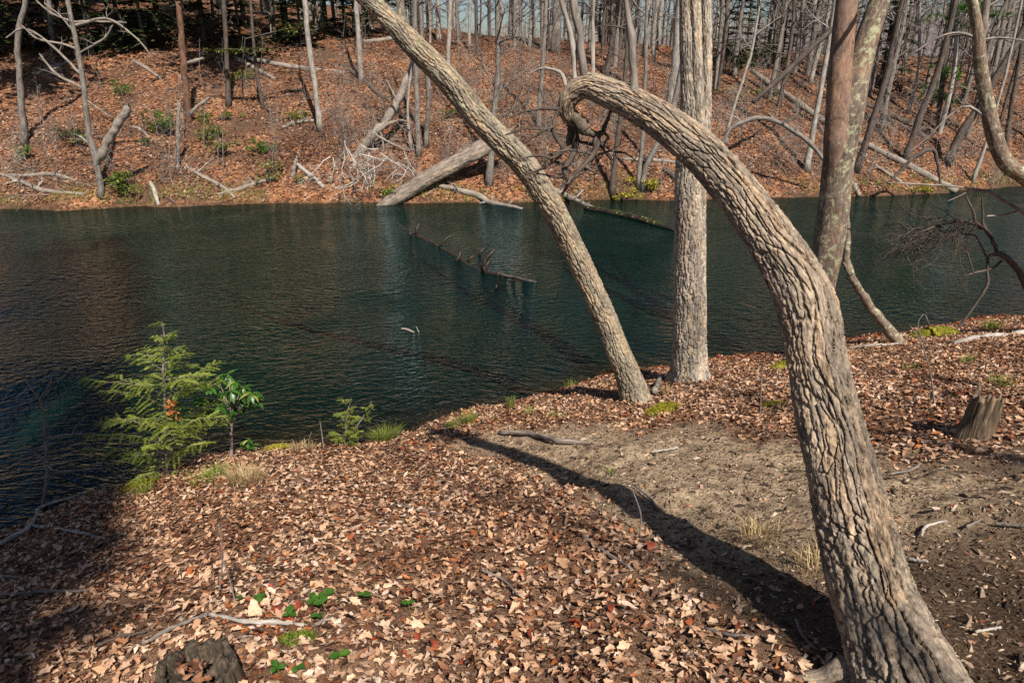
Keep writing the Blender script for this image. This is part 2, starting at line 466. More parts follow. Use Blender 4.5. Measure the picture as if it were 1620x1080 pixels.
# ------------------------------------------------------------------ ground sheets and lake
def axis(segs):
    r = []
    for a, b, n in segs: r += list(np.linspace(a, b, n, endpoint=False))
    return np.array(r + [segs[-1][1]])
def sheet(name, xs, ys, f, mat, extra=None):
    X, Y = np.meshgrid(xs, ys)
    Z = f(X, Y)
    V = np.stack([X, Y, Z], -1).reshape(-1, 3)
    nx, ny = len(xs), len(ys)
    i = np.arange(ny - 1)[:, None] * nx + np.arange(nx - 1)[None]
    Q = np.stack([i, i + 1, i + nx + 1, i + nx], -1).reshape(-1, 4)
    mb = MB(); mb.add(V, Q)
    ob = mb.build(name, mat)
    for k, fn in (extra or {}).items():
        a = ob.data.attributes.new(k, 'FLOAT', 'POINT')
        a.data.foreach_set("value", fn(V[:, 0], V[:, 1], V[:, 2]).astype(np.float32))
    return struct(ob)
# bare trodden path, outlined on the ground
PATH = np.array([hit(px, py)[:2] for px, py in [(735, 702), (800, 682), (900, 670), (1100, 680), (1250, 696), (1400, 714), (1520, 722), (1619, 712)]] +
                [(9.0, 5.0), (7, 0.5), (1.2, .8)] + [hit(px, py)[:2] for px, py in [(1290, 1079), (1165, 960), (1055, 868), (930, 790), (830, 742), (760, 722)]])
def inpoly(x, y, P):
    r = np.zeros(np.shape(x), bool)
    for (x1, y1), (x2, y2) in zip(P, np.roll(P, -1, 0)):
        c = ((y1 > y) != (y2 > y)) & (x < (x2 - x1) * (y - y1) / (y2 - y1 + 1e-12) + x1)
        r ^= c
    return r
def pathmask(x, y):
    d = pdist(x, y, np.vstack([PATH, PATH[:1]])) * np.where(inpoly(x, y, PATH), 1, -1)
    return sstep(-.35, .45, d + .7 * (fbm(x * 1.6, y * 1.6, seed=41) - .5))
def wet(x, y, z): return sstep(.04, -.03, z)
xs = axis([(-160, -14, 40), (-14, -8, 40), (-8, 12, 260), (12, 18, 30), (18, 160, 40)])
ys = axis([(-60, 0, 30), (0, 14.5, 200), (14.5, 34, 40)])
def Hn_mesh(x, y):
    return np.where(y < MIDY(x) + 1.0, Hn(x, y), -2.3)
forest_floor = sheet("forest_floor", xs, ys, Hn_mesh, M['soil'], {"wet": wet, "litter": lambda x, y, z: 1 - pathmask(x, y), "pale": lambda x, y, z: pathmask(x, y) * sstep(3.6, 2.2, np.abs(x - .5)) * sstep(2.6, 4.0, y)})
xs = axis([(-160, -32, 40), (-32, 36, 210), (36, 160, 40)])
ys = axis([(8, 20, 8), (20, 50, 150), (50, 160, 40)])
hillside = sheet("hillside", xs, ys, lambda x, y: np.where(y > MIDY(x) - 1.0, Hf(x, y), -2.3), M['hill'], {"wet": wet})
def ridge_h(x, y):
    top = np.interp(x, [-400, -120, -20, 40, 120, 200, 420], [20, 16, 10, 13, 17.5, 20, 18]) + 4 * (fbm(x * .02, y * .02, seed=51) - .5) + 1.5 * (vnoise(x * .25, y * .2, seed=52) - .5)
    return -6 + (top + 6) * sstep(120, 250, y) + .02 * np.maximum(y - 250, 0)
sheet("distant_ridge", np.linspace(-900, 900, 220), axis([(118, 260, 40), (260, 900, 14)]), ridge_h, M['ridge'])
xs = axis([(-158, -14, 30), (-14, 14, 170), (14, 158, 30)])
ys = axis([(-14, 2, 20), (2, 14.5, 100), (14.5, 40, 30)])
lake = sheet("lake_water", xs, ys, lambda x, y: 0 * x, M['water'], {"shallow": lambda x, y, z: .92 * np.exp(np.minimum(H(x, y), 0) / .36)})

# ------------------------------------------------------------------ leaves on the ground
def leaf_template(rng, n=6, lobes=True):
    t = np.linspace(0, 1, n)
    w = .30 * np.sin(np.pi * np.clip(t, .04, .97)) ** .7
    if not lobes: w = w * rng.uniform(.5, .95)
    if lobes: w = w * (1 + .55 * np.where(np.arange(n) % 2 == 0, -.55, .55)) * (.8 + .4 * t)
    jit = rng.uniform(.75, 1.25, (2, n))
    fold, bend, tw = rng.uniform(-.5, .8), rng.uniform(-.8, .8), rng.uniform(-.9, .9)
    mid = np.stack([0 * t, t - .5, bend * (t - .5) ** 2], -1)
    def side(s, j):
        x = s * w * j
        y = t - .5 + .06 * (np.arange(n) % 2) + .03 * rng.standard_normal(n)
        return np.stack([x, y, bend * (t - .5) ** 2 + fold * np.abs(x) + tw * x * (t - .5) + .05 * rng.standard_normal(n)], -1)
    V = np.concatenate([side(-1, jit[0]), mid, side(1, jit[1])])
    i = np.arange(n - 1)
    Q = np.concatenate([np.stack([i, i + n, i + n + 1, i + 1], -1), np.stack([i + n, i + 2 * n, i + 2 * n + 1, i + n + 1], -1)])
    return V, Q
def rots(rng, N, tilt):
    az = rng.uniform(0, 2 * np.pi, N)
    ti = np.abs(rng.normal(0, tilt, N)); td = rng.uniform(0, 2 * np.pi, N)
    ca, sa = np.cos(az), np.sin(az)
    R1 = np.zeros((N, 3, 3)); R1[:, 0, 0] = ca; R1[:, 0, 1] = -sa; R1[:, 1, 0] = sa; R1[:, 1, 1] = ca; R1[:, 2, 2] = 1
    k = np.stack([np.cos(td), np.sin(td), 0 * td], -1)
    K = np.zeros((N, 3, 3)); K[:, 0, 2] = k[:, 1]; K[:, 1, 2] = -k[:, 0]; K[:, 2, 0] = -k[:, 1]; K[:, 2, 1] = k[:, 0]
    R2 = np.eye(3) + np.sin(ti)[:, None, None] * K + (1 - np.cos(ti))[:, None, None] * (K @ K)
    return R2 @ R1
def align(normals):
    N = len(normals)
    z = normals; x = np.cross(np.tile([0, 1., 0], (N, 1)), z); x /= np.linalg.norm(x, axis=1)[:, None]
    y = np.cross(z, x)
    return np.stack([x, y, z], -1)
def tnormal(f, x, y, e=.08):
    n = np.stack([-(f(x + e, y) - f(x - e, y)) / (2 * e), -(f(x, y + e) - f(x, y - e)) / (2 * e), np.ones_like(x)], -1)
    return n / np.linalg.norm(n, axis=1)[:, None]
def in_view(x, y, z, m=160):
    a, b, d = project(np.stack([x, y, z], -1))
    return (d > .3) & (a > -m) & (a < 1620 + m) & (b > -m) & (b < 1080 + m)

rng = np.random.default_rng(5)
N = 405000
x = rng.uniform(-9.5, 15, N); y = rng.uniform(.6, 14, N)
z = Hn(x, y)
d = dnear(x, y)
pm = pathmask(x, y)
dens = (1 - .86 * pm) * (.35 + .65 * sstep(.25, .5, fbm(x * 1.1, y * 1.1, seed=61) + .25 * (1 - pm)))
keep = (d > -.9) & (z > -.3) & ((z > .02) | (rng.uniform(0, 1, N) < .22)) & in_view(x, y, z) & (rng.uniform(0, 1, N) < dens * .75)
x, y, z, pm = x[keep], y[keep], z[keep], pm[keep]
N = len(x)
R = align(tnormal(Hn, x, y)) @ rots(rng, N, np.where(rng.uniform(0, 1, N) < .2, .9, .33))
size = (.026 + .068 * rng.beta(1.5, 2.6, N)) * np.where(pm > .5, .6, 1)
lift = rng.uniform(.0, .034, N) * (1 - .8 * pm)
tone = .16 + .8 * np.clip(rng.normal(.46, .22, N) + .9 * (fbm(x * 1.3, y * 1.3, seed=71) - .5), 0, 1)
tone = np.where(rng.uniform(0, 1, N) < .20, rng.uniform(0, .16, N), tone)
tone = np.where(rng.uniform(0, 1, N) < .04, rng.uniform(.9, 1, N), tone)
edge = (x > .5) & (dnear(x, y) < .5)
tone = np.where(edge & (rng.uniform(0, 1, N) < .5), rng.uniform(.93, 1, N), tone)
C = np.stack([x, y, z + lift], -1)
ppx, ppy, pd = project(C)
vis = (ppx > 5) & (ppx < 1615) & (ppy < 1075) & (lift > .012) & (pm < .6)
order = np.argsort(np.where(vis, pd / size, 1e9))[:300]
single = np.zeros(N, bool); single[order] = True
tm = [leaf_template(rng, 5 if k % 2 else 3, k % 2 == 1) for k in range(16)]
which = rng.integers(0, 16, N)
mb = MB()
for k, (V, Q) in enumerate(tm):
    s_ = (which == k) & ~single
    P = C[s_][:, None] + size[s_][:, None, None] * np.einsum('nij,vj->nvi', R[s_], V)
    n = len(P); nv = len(V)
    mb.add(P.reshape(-1, 3), (Q[None] + (np.arange(n) * nv)[:, None, None]).reshape(-1, 4), rnd=np.repeat(tone[s_], nv))
lit = mb.build("leaf_litter", M['leaf'])
struct(lit, "stuff"); lit["label"] = "carpet of dry tan and brown oak leaves on the near bank"; lit["category"] = "leaf litter"
lm = []
from mathutils import Matrix
for k in range(40):
    V, Q = leaf_template(rng, 8, k % 5 != 4)
    b_ = MB(); b_.add(V, Q, rnd=np.clip(rng.normal(.5, .22), .05, 1))
    lm.append(b_.mesh("leaf", M['leaf']))
for i in order:
    o = bpy.data.objects.new("leaf", lm[int(rng.integers(0, 40))])
    A = np.eye(4); A[:3, :3] = R[i] * size[i] * 1.05; A[:3, 3] = C[i] + [0, 0, .008]
    o.matrix_world = Matrix(A.tolist())
    COL.objects.link(o); o.parent = forest_floor
# hillside leaves
N = 150000
y = 24 + 26 * rng.uniform(0, 1, N) ** 1.15; x = rng.uniform(-.9, .9, N) * y
z = Hf(x, y)
keep = (dfar(x, y) > .05) & (z > .02) & in_view(x, y, z, 60) & (rng.uniform(0, 1, N) < .25 + .75 * sstep(.38, .56, fbm(x * .7, y * .7, seed=74)))
x, y, z = x[keep], y[keep], z[keep]; N = len(x)
R = align(tnormal(Hf, x, y, .2)) @ rots(rng, N, .5)
size = rng.uniform(.09, .17, N)
V = np.array([[0, -.5, 0], [.3, 0, .12], [0, .5, 0], [-.3, 0, .12]]); T = np.array([[0, 1, 2], [0, 2, 3]])
P = np.stack([x, y, z + rng.uniform(.01, .05, N)], -1)[:, None] + size[:, None, None] * np.einsum('nij,vj->nvi', R, V)
tone = np.clip(rng.normal(.47, .22, N) + .9 * (fbm(x * .35, y * .35, seed=75) - .5), 0, 1)
mb = MB(); mb.add(P.reshape(-1, 3), None, (T[None] + (np.arange(N) * 4)[:, None, None]).reshape(-1, 3), rnd=np.repeat(tone, 4))
lit2 = struct(mb.build("hillside_leaf_litter", M['leaf_far'], smooth=False), "stuff")
lit2["label"] = "russet fallen leaves covering the slope across the lake"; lit2["category"] = "leaf litter"
# chips and bits on the path
N = 200000
x = rng.uniform(-6, 10, N); y = rng.uniform(.8, 12, N); z = Hn(x, y); pm = pathmask(x, y)
keep = (dnear(x, y) > .1) & in_view(x, y, z, 60) & (rng.uniform(0, 1, N) < .10 + .9 * pm)
x, y, z = x[keep], y[keep], z[keep]; N = len(x)
R = align(tnormal(Hn, x, y)) @ rots(rng, N, .3)
ln = rng.uniform(.008, .035, N) * np.where(rng.uniform(0, 1, N) < .06, 2.8, 1)
V = np.array([[-.14, -.5, 0], [.14, -.42, 0], [.1, .5, .05], [-.1, .46, .05], [0, 0, .22]]); T = np.array([[0, 1, 4], [1, 2, 4], [2, 3, 4], [3, 0, 4]])
P = np.stack([x, y, z + .004], -1)[:, None] + ln[:, None, None] * np.einsum('nij,vj->nvi', R, V)
mb = MB(); mb.add(P.reshape(-1, 3), None, (T[None] + (np.arange(N) * 5)[:, None, None]).reshape(-1, 3), rnd=np.repeat(rng.uniform(0, 1, N) ** 1.4, 5))
ch = struct(mb.build("path_debris", M['debris'], smooth=False), "stuff")
ch["label"] = "small bark chips and twig bits strewn over the bare path"; ch["category"] = "debris"
#PART2
# ------------------------------------------------------------------ trees: generators
def bark_tube(mb, P4, nu, nv, cw, cl, depth, seed, flare=0.0, fine=.3, skew=.45):
    """P4: rows of x, y, z, radius. A trunk with real furrows between interlaced bark plates."""
    Q = spline(P4, nv)
    P, R = Q[:, :3], Q[:, 3]
    s = np.concatenate([[0], np.cumsum(np.linalg.norm(np.diff(P, axis=0), axis=1))])
    th = np.arange(nu) * 2 * np.pi / nu
    TH, SS = np.meshgrid(th, s)
    cu = max(6, int(round(2 * np.pi * R.mean() / cw)))
    c, si = np.cos(TH), np.sin(TH)
    k = 1.2
    U = TH / (2 * np.pi) * cu + .8 * (fbm(c * k, si * k, SS * 2.6, 2, seed) - .5) * 2 + .5 * (vnoise(c * 5, si * 5, SS * 14, seed + 5) - .5)
    Vv = SS / cl + .7 * (vnoise(c * 3, si * 3, SS * 5, seed + 9) - .5)
    iu = np.floor(U).astype(np.int64); iv = np.floor(Vv).astype(np.int64)
    ID = np.zeros(U.shape); X1 = np.zeros(U.shape); Y1 = X1; X2 = X1; Y2 = X1
    F1 = np.full(U.shape, 9.); F2 = np.full(U.shape, 9.)
    for a in (-1, 0, 1):
        for b in (-2, -1, 0, 1, 2):
            gu, gv = iu + a, iv + b
            gm = np.mod(gu, cu)
            x_ = gu + .5 + .75 * (hsh(gm, gv, 0, seed) - .5)
            y_ = gv + .5 + .5 * np.mod(gu, 2) + .9 * (hsh(gm, gv, 1, seed) - .5)
            dd = np.hypot(U - x_, (Vv - y_) * .9)
            m_ = dd < F1
            m2_ = (~m_) & (dd < F2)
            X2 = np.where(m_, X1, np.where(m2_, x_, X2)); Y2 = np.where(m_, Y1, np.where(m2_, y_, Y2))
            X1 = np.where(m_, x_, X1); Y1 = np.where(m_, y_, Y1)
            F2 = np.where(m_, F1, np.minimum(F2, dd)); F1 = np.where(m_, dd, F1)
            ID = np.where(m_, hsh(gm, gv, 7, seed), ID)
    e = F2 - F1
    rd = np.abs(fbm(c * 3.3 + 1.2 * np.sin(SS * 9), si * 3.3, SS * (.55 / cl), 2, seed + 21) * 2 - 1)
    lat = np.abs(X2 - X1) / np.maximum(np.hypot(X2 - X1, Y2 - Y1), 1e-6)
    h = 1 - (1 - sstep(.05, .21, e)) * (.12 + .88 * lat ** 2)
    h = np.minimum(h, .3 + .7 * sstep(.0, .09, rd)) * (.8 + .4 * vnoise(c * 2, si * 2, SS * 3, seed + 2))
    crk = np.abs(vnoise(c * 4, si * 4, SS * (2.2 / cl), seed + 31) * 2 - 1)
    h = h - .15 * sstep(.10, .0, crk)
    h = h + fine * (fbm(c * 12, si * 12, SS * 55, 2, seed + 3) - .5)
    off = depth * (h - .7) * np.clip(R / R.max(), .35, 1)[:, None]
    off = off + R[:, None] * .09 * (fbm(c * 1.1, si * 1.1, SS * 1.6, 2, seed + 11) - .5) * 2
    if flare:
        off = off + R[:, None] * flare * np.exp(-SS / .22) * (1 + .55 * np.cos(3 * TH + seed) + .3 * np.cos(5 * TH))
    st = random.getstate()
    mb.tube(P, R, nu, off=off, v0=seed * 3.1, rnd=(.12 + .76 * ID).ravel())
    # the cracks run in under the edge of the next plate
    Vv_ = mb.V[-1].reshape(nv, nu, 3)
    nr = Vv_ - P[:, None]; nr /= np.maximum(np.linalg.norm(nr, axis=2), 1e-9)[..., None]
    tg = np.gradient(P, axis=0); tg /= np.linalg.norm(tg, axis=1)[:, None]
    ct_ = np.cross(np.broadcast_to(tg[:, None], nr.shape), nr)
    ct_ *= np.where(ct_[..., :1] >= 0, 1.0, -1.0)
    sk = skew * depth * np.clip(1 - h, 0, 1) * np.clip(R / R.max(), .35, 1)[:, None]
    mb.V[-1] = (Vv_ + ct_ * sk[..., None]).reshape(-1, 3)
    random.setstate(st)

def pxpath(rows):
    """rows px, py, Y, width in px -> x, y, z, radius"""
    out = []
    for px, py, Y, w in rows:
        p = at(px, py, Y)
        out.append([*p, .5 * w * project(p)[2] / 1080])
    return np.array(out)

def unit(v):
    v = np.asarray(v, float)
    return v / max(np.linalg.norm(v), 1e-9)
def grow(mb, p, d, L, r, lv, rg, up=.12, wig=.22, kids=5, k=4, n=5):
    P = [np.array(p, float)]; d = unit(d)
    for i in range(n):
        d = unit(d + rg.normal(0, wig, 3) + [0, 0, up * .35])
        P.append(P[-1] + d * L / n)
    P = np.array(P)
    mb.tube(P, np.linspace(r, r * .3, n + 1), k)
    if lv <= 0: return
    for i in range(kids):
        t = rg.uniform(.25, 1.0)
        f = t * n; a = min(int(f), n - 1)
        q = P[a] + (P[a + 1] - P[a]) * (f - a)
        ax = unit(P[a + 1] - P[a])
        sdv = unit(np.cross(ax, rg.normal(0, 1, 3)))
        grow(mb, q, ax * rg.uniform(.5, 1.0) + sdv * rg.uniform(.6, 1.1), L * rg.uniform(.32, .6) * (1.15 - .4 * t), max(r * .5 * (1.1 - .5 * t), .003), lv - 1, rg, up, wig * 1.15, max(2, kids - 1), 3, max(3, n - 1))
def limbs(mb, P, R, f0, count, Lmax, rg, lv=2, kids=5, tilt=(.2, .9), k=4, up=.12):
    n = len(P)
    for i in range(count):
        f = f0 + (1 - f0) * (i + rg.uniform(0, 1)) / count
        a = min(int(f * (n - 1)), n - 2); u_ = f * (n - 1) - a
        q = P[a] * (1 - u_) + P[a + 1] * u_; rr = R[a] * (1 - u_) + R[a + 1] * u_
        az = rg.uniform(0, 2 * np.pi); tl = rg.uniform(*tilt)
        dv = np.array([math.cos(az), math.sin(az), tl])
        grow(mb, q, dv, Lmax * (1.15 - f) * rg.uniform(.55, 1.1), max(rr * rg.uniform(.28, .5), .006), lv, rg, up, .2, kids, k)

def extend(P4, top_z, rg, drift=.05, n=7, rt=.15):
    """carry a trunk on above the picture, bending towards the vertical"""
    P4 = [np.array(p, float) for p in P4]
    d = unit(P4[-1][:3] - P4[-2][:3]); p = P4[-1][:3]; r0 = P4[-1][3]
    st = (top_z - p[2]) / n
    for i in range(n):
        d = unit(d * .75 + np.array([0, 0, .25]) + rg.normal(0, drift, 3))
        p = p + d * st / max(d[2], .5)
        P4.append(np.array([*p, r0 * (1 - (1 - rt) * (i + 1) / n)]))
    return np.array(P4)

# ------------------------------------------------------------------ the bent tree in the foreground
b0 = hit(1452, 1112)
rows = [(1440, 1080, 2.05, 148), (1388, 950, 2.35, 122), (1355, 830, 2.6, 110), (1332, 740, 2.76, 98), (1311, 660, 2.9, 90), (1290, 560, 3.06, 83),
        (1277, 490, 3.16, 85), (1252, 432, 3.27, 78), (1215, 372, 3.42, 71), (1163, 300, 3.6, 66), (1108, 240, 3.8, 60), (1052, 195, 3.95, 53), (1002, 165, 4.1, 48), (962, 147, 4.2, 43), (934, 137, 4.27, 39), (915, 142, 4.30, 33), (902, 154, 4.32, 30), (897, 168, 4.33, 25), (899, 182, 4.34, 21), (908, 194, 4.36, 15)]
P4 = pxpath(rows)
b0 = P4[0, :3] + (P4[0, :3] - P4[1, :3]) * .35
b0[2] = min(b0[2], hz(b0[0], b0[1]) - .06)
P4 = np.vstack([[*b0, P4[0, 3] * 1.12], P4])
base = [P4[1, 0], P4[1, 1], hz(P4[1, 0], P4[1, 1])]
bent = thing("bent_tree", "large bent tree with deeply furrowed bark arching over the lake from the path", "tree", base)
mb = MB(); bark_tube(mb, P4, 220, 860, .032, .28, .040, 11, .16, .55)
bent_trunk = mb.build("trunk", M['bark_deep'], bent)
rg = np.random.default_rng(77)
mb = MB()
for ang, L in ((3.6, .5), (4.4, .42), (2.6, .5), (5.5, .5), (.6, .45)):
    q = np.array(base) + [.12 * math.cos(ang), .12 * math.sin(ang), .10]
    pts = []
    for i in range(6):
        t = i / 5
        xx, yy = q[0] + math.cos(ang + .4 * t) * L * t, q[1] + math.sin(ang + .4 * t) * L * t
        pts.append([xx, yy, (hz(xx, yy) - .02) * min(1, .4 + t) + q[2] * max(0, .6 - t) - .05 * t])
    mb = MB(); mb.tube(spline(pts, 18), np.linspace(.075, .012, 18) * (1 + .15 * rg.normal(0, 1, 18)), 12)
    mb.build("root", M['bark_deep'], bent)
def pxtube(mb, rows, n=14, k=8, seed=0):
    Q = spline(pxpath(rows), n)
    rg_ = np.random.default_rng(seed + 900)
    Q[:, :3] += rg_.normal(0, .12, (n, 3)) * Q[:, 3:4]
    mb.tube(Q[:, :3], np.maximum(Q[:, 3], .0015) * (1 + .12 * rg_.normal(0, 1, n)), k)
    return Q
for i, (r_, n_, k_) in enumerate([([(905, 184, 4.34, 20), (915, 190, 4.30, 19), (923, 203, 4.28, 17), (933, 210, 4.27, 13), (949, 212, 4.27, 9), (957, 210, 4.27, 6)], 24, 12),
    ([(906, 192, 4.36, 15), (903, 208, 4.38, 13), (900, 226, 4.39, 11), (899, 230, 4.39, 5)], 12, 10), ([(921, 196, 4.29, 13), (922, 206, 4.3, 10), (922, 214, 4.3, 6)], 8, 8)]):
    mb = MB(); pxtube(mb, r_, n_, k_, 1 + i); mb.build("curled_limb", M['bark_curl'], bent)
mb = MB()
tw = [[(889, 166, 4.32, 6), (877, 190, 4.30, 5), (877, 212, 4.28, 5), (889, 232, 4.27, 4.5), (890, 245, 4.27, 4)],
      [(909, 197, 4.37, 9), (910, 225, 4.36, 8), (907, 245, 4.35, 7), (892, 268, 4.33, 6), (897, 279, 4.32, 5), (889, 296, 4.3, 3)],
      [(946, 211, 4.27, 9), (942, 232, 4.25, 8), (938, 245, 4.24, 7), (924, 261, 4.22, 6), (909, 277, 4.2, 5), (889, 308, 4.2, 3)],
      [(912, 222, 4.36, 4), (933, 228, 4.36, 4), (949, 230, 4.36, 4), (967, 254, 4.36, 2)],
      [(953, 210, 4.27, 6), (960, 192, 4.27, 5), (967, 174, 4.27, 3)],
      [(889, 241, 4.27, 4), (873, 250, 4.25, 4), (850, 246, 4.25, 3), (815, 252, 4.25, 2)],
      [(893, 258, 4.33, 4), (873, 257, 4.35, 4), (855, 268, 4.36, 3), (830, 276, 4.4, 2)],
      [(889, 172, 4.32, 5), (860, 172, 4.3, 4), (830, 176, 4.28, 3), (806, 186, 4.28, 2)],
      [(888, 212, 4.3, 4), (862, 205, 4.3, 4), (830, 204, 4.3, 3), (800, 214, 4.3, 2)],
      [(938, 244, 4.24, 4), (905, 238, 4.22, 3), (880, 240, 4.2, 2)],
      [(924, 262, 4.22, 4), (940, 272, 4.2, 3), (950, 276, 4.2, 2)]]
for i, r_ in enumerate(tw):
    mb = MB(); pxtube(mb, [(a_, b_, c_, d_ * 1.35) for a_, b_, c_, d_ in r_], 18, 6, 10 + i); mb.build("twig", M['bark_dark'], bent)
rgt = np.random.default_rng(314)
for (px, py, Yq) in [(900, 228, 4.39), (889, 243, 4.27), (892, 268, 4.33), (942, 232, 4.25), (924, 261, 4.22), (909, 277, 4.2), (877, 200, 4.29), (949, 230, 4.36), (897, 279, 4.32), (938, 245, 4.24), (957, 210, 4.27)]:
    mb = MB(); grow(mb, at(px, py, Yq), [rgt.normal(-.2, .7), rgt.normal(0, .5), rgt.normal(-.5, .5)], rgt.uniform(.18, .38), .009, 1, rgt, -.05, .5, 4, 5, 7); mb.build("twig", M['bark_dark'], bent)
for i, (r_, mt) in enumerate([([(910, 140, 4.3, 12), (908, 90, 4.3, 9), (898, 33, 4.3, 8), (887, 0, 4.3, 8), (872, -120, 4.3, 6), (865, -300, 4.3, 2)], 'bark_white'),
               ([(926, 132, 4.26, 16), (921, 90, 4.27, 13), (917, 50, 4.28, 12), (907, 0, 4.3, 12), (897, -150, 4.3, 9), (900, -420, 4.3, 3)], 'bark_grey'),
               ([(938, 136, 4.24, 8), (938, 60, 4.26, 6), (939, 0, 4.28, 5), (944, -120, 4.3, 4), (950, -260, 4.3, 2)], 'bark_white'),
               ([(1004, 155, 4.08, 15), (1001, 90, 4.1, 13), (998, 50, 4.1, 12), (990, 0, 4.1, 11), (984, -150, 4.1, 9), (990, -420, 4.1, 3)], 'bark_grey'),
               ([(898, 146, 4.31, 6), (890, 119, 4.33, 6), (878, 111, 4.35, 5), (858, 108, 4.37, 4), (838, 116, 4.4, 2)], 'bark_white')]):
    mb = MB(); Q = pxtube(mb, r_, 26, 9, 40 + i)
    if i in (1, 3):
        limbs(mb, Q[:, :3], Q[:, 3], .62, 8, .9, rg, 1, 4)
    sh_ = mb.build("shoot", M[mt], bent)

# ------------------------------------------------------------------ the slender leaning tree
b1 = hit(1007, 634)
Y = b1[1]
rows = [(1010, 640, Y, 46), (1000, 612, Y, 42), (985, 572, Y + .03, 39), (960, 510, Y + .06, 38), (930, 440, Y + .1, 38), (897, 372, Y + .12, 39), (862, 310, Y + .1, 40), (820, 250, Y + .05, 41),
        (760, 190, Y, 42), (704, 122, Y - .05, 40), (655, 72, Y - .1, 37), (606, 22, Y - .1, 31), (566, -14, Y - .1, 29), (480, -90, Y - .1, 27)]
rows = [(a_, b_, c_, d_ * .9) for a_, b_, c_, d_ in rows]
P4 = pxpath(rows); P4[0, 2] = b1[2] - .12
rg = np.random.default_rng(3)
T4 = extend(P4, 10.5, rg, .06)
lean = thing("leaning_tree", "slender ridged tree leaning far left over the water from a mossy base", "tree", b1)
mb = MB(); bark_tube(mb, P4, 120, 560, .038, .28, .038, 23, .35, .4); mb.build("trunk", M['bark_ash'], lean)
mb = MB(); Q = spline(T4[len(P4) - 2:], 16); mb.tube(Q[:, :3], Q[:, 3], 10)
limbs(mb, Q[:, :3], Q[:, 3], .1, 12, 2.6, rg, 2, 5)
mb.build("crown", M['bark_ash'], lean)
mb = MB(); Q = pxtube(mb, [(648, 78, Y - .1, 22), (640, 45, Y - .1, 18), (631, 0, Y - .1, 16), (626, -80, Y - .1, 13), (640, -300, Y - .1, 6)], 24, 12, 61)
limbs(mb, Q[:, :3], Q[:, 3], .6, 8, 1.4, rg, 2, 4)
mb.build("branch", M['bark_ash'], lean)

# ------------------------------------------------------------------ the straight pale tree at the shore
b2 = hit(1091, 604)
Y = b2[1]
rows = [(1090, 610, Y, 58), (1091, 570, Y, 50), (1092, 480, Y, 47), (1092, 380, Y, 46), (1092, 300, Y, 47), (1095, 250, Y, 49), (1096, 215, Y, 44), (1093, 150, Y - .05, 30), (1090, 60, Y - .05, 28), (1088, -20, Y - .05, 27)]
P4 = pxpath(rows); P4[0, 2] = b2[2] - .15
rg = np.random.default_rng(31)
tall = thing("straight_tree", "straight pale-barked tree splitting into upright stems beside the leaning tree", "tree", b2)
mb = MB(); bark_tube(mb, P4, 124, 560, .048, .18, .034, 37, .42, .5); mb.build("trunk", M['bark_pale'], tall)
for i, rows in enumerate([[(1107, 262, Y - .06, 20), (1107, 210, Y - .1, 18), (1104, 120, Y - .14, 17), (1102, 40, Y - .14, 16), (1101, -20, Y - .14, 16), (1104, -260, Y - .1, 13)],
                          [(1112, 270, Y - .02, 18), (1116, 215, Y - .02, 17), (1118, 120, Y - .02, 16), (1118, 40, Y - .02, 16), (1118, -20, Y - .02, 15), (1130, -260, Y, 12)]]):
    mb = MB(); bark_tube(mb, pxpath(rows), 48, 300, .036, .09, .012, 41 + i)
    T4 = extend(pxpath(rows), 13 - i, rg, .06); Q = spline(T4[len(rows) - 2:], 14); mb.tube(Q[:, :3], Q[:, 3], 8)
    limbs(mb, Q[:, :3], Q[:, 3], .15, 9, 2.2, rg, 2, 5)
    mb.build("stem", M['bark_pale'], tall)
T4 = extend(P4, 15, rg, .05)
mb = MB(); Q = spline(T4[len(P4) - 2:], 16); mb.tube(Q[:, :3], Q[:, 3], 10); limbs(mb, Q[:, :3], Q[:, 3], .15, 12, 2.8, rg, 2, 5)
mb.build("crown", M['bark_pale'], tall)

# ------------------------------------------------------------------ the smooth forked tree
b3 = hit(1283, 566)
Y = b3[1]
rows = [(1282, 572, Y, 60), (1287, 530, Y, 52), (1297, 450, Y, 46), (1309, 390, Y, 48), (1318, 330, Y, 47), (1325, 270, Y, 47), (1332, 215, Y, 50), (1341, 175, Y, 50), (1352, 130, Y, 43), (1366, 80, Y, 36), (1380, 35, Y, 32), (1392, 0, Y, 30), (1405, -50, Y, 27)]
P4 = pxpath(rows); P4[0, 2] = b3[2] - .15
rg = np.random.default_rng(19)
smt = thing("forked_tree", "smooth grey-brown forked tree with pale lichen blotches behind the bent trunk", "tree", b3)
mb = MB(); bark_tube(mb, P4, 64, 300, .3, .5, .008, 53, .2, .15); mb.build("trunk", M['bark_lichen'], smt)
T4 = extend(P4, 12, rg, .08); mb = MB(); Q = spline(T4[len(P4) - 2:], 14); mb.tube(Q[:, :3], Q[:, 3], 10)
limbs(mb, Q[:, :3], Q[:, 3], .05, 12, 2.6, rg, 2, 5)
mb.build("crown", M['bark_grey'], smt)
rows = [(1314, 285, Y - .03, 24), (1320, 225, Y - .1, 33), (1325, 170, Y - .12, 34), (1329, 110, Y - .12, 34), (1335, 50, Y - .12, 33), (1340, 0, Y - .12, 32), (1346, -60, Y - .12, 31), (1350, -200, Y - .1, 27)]
P4 = pxpath(rows)
mb = MB(); bark_tube(mb, P4, 48, 200, .4, .6, .005, 59, 0, .1)
T4 = extend(P4, 13, rg, .06); Q = spline(T4[len(P4) - 2:], 14); mb.tube(Q[:, :3], Q[:, 3], 10)
limbs(mb, Q[:, :3], Q[:, 3], .3, 10, 2.4, rg, 2, 5)
st = mb.build("stem", M['bark_smooth'], smt); st["label"] = "smooth red-brown upright stem of the fork"

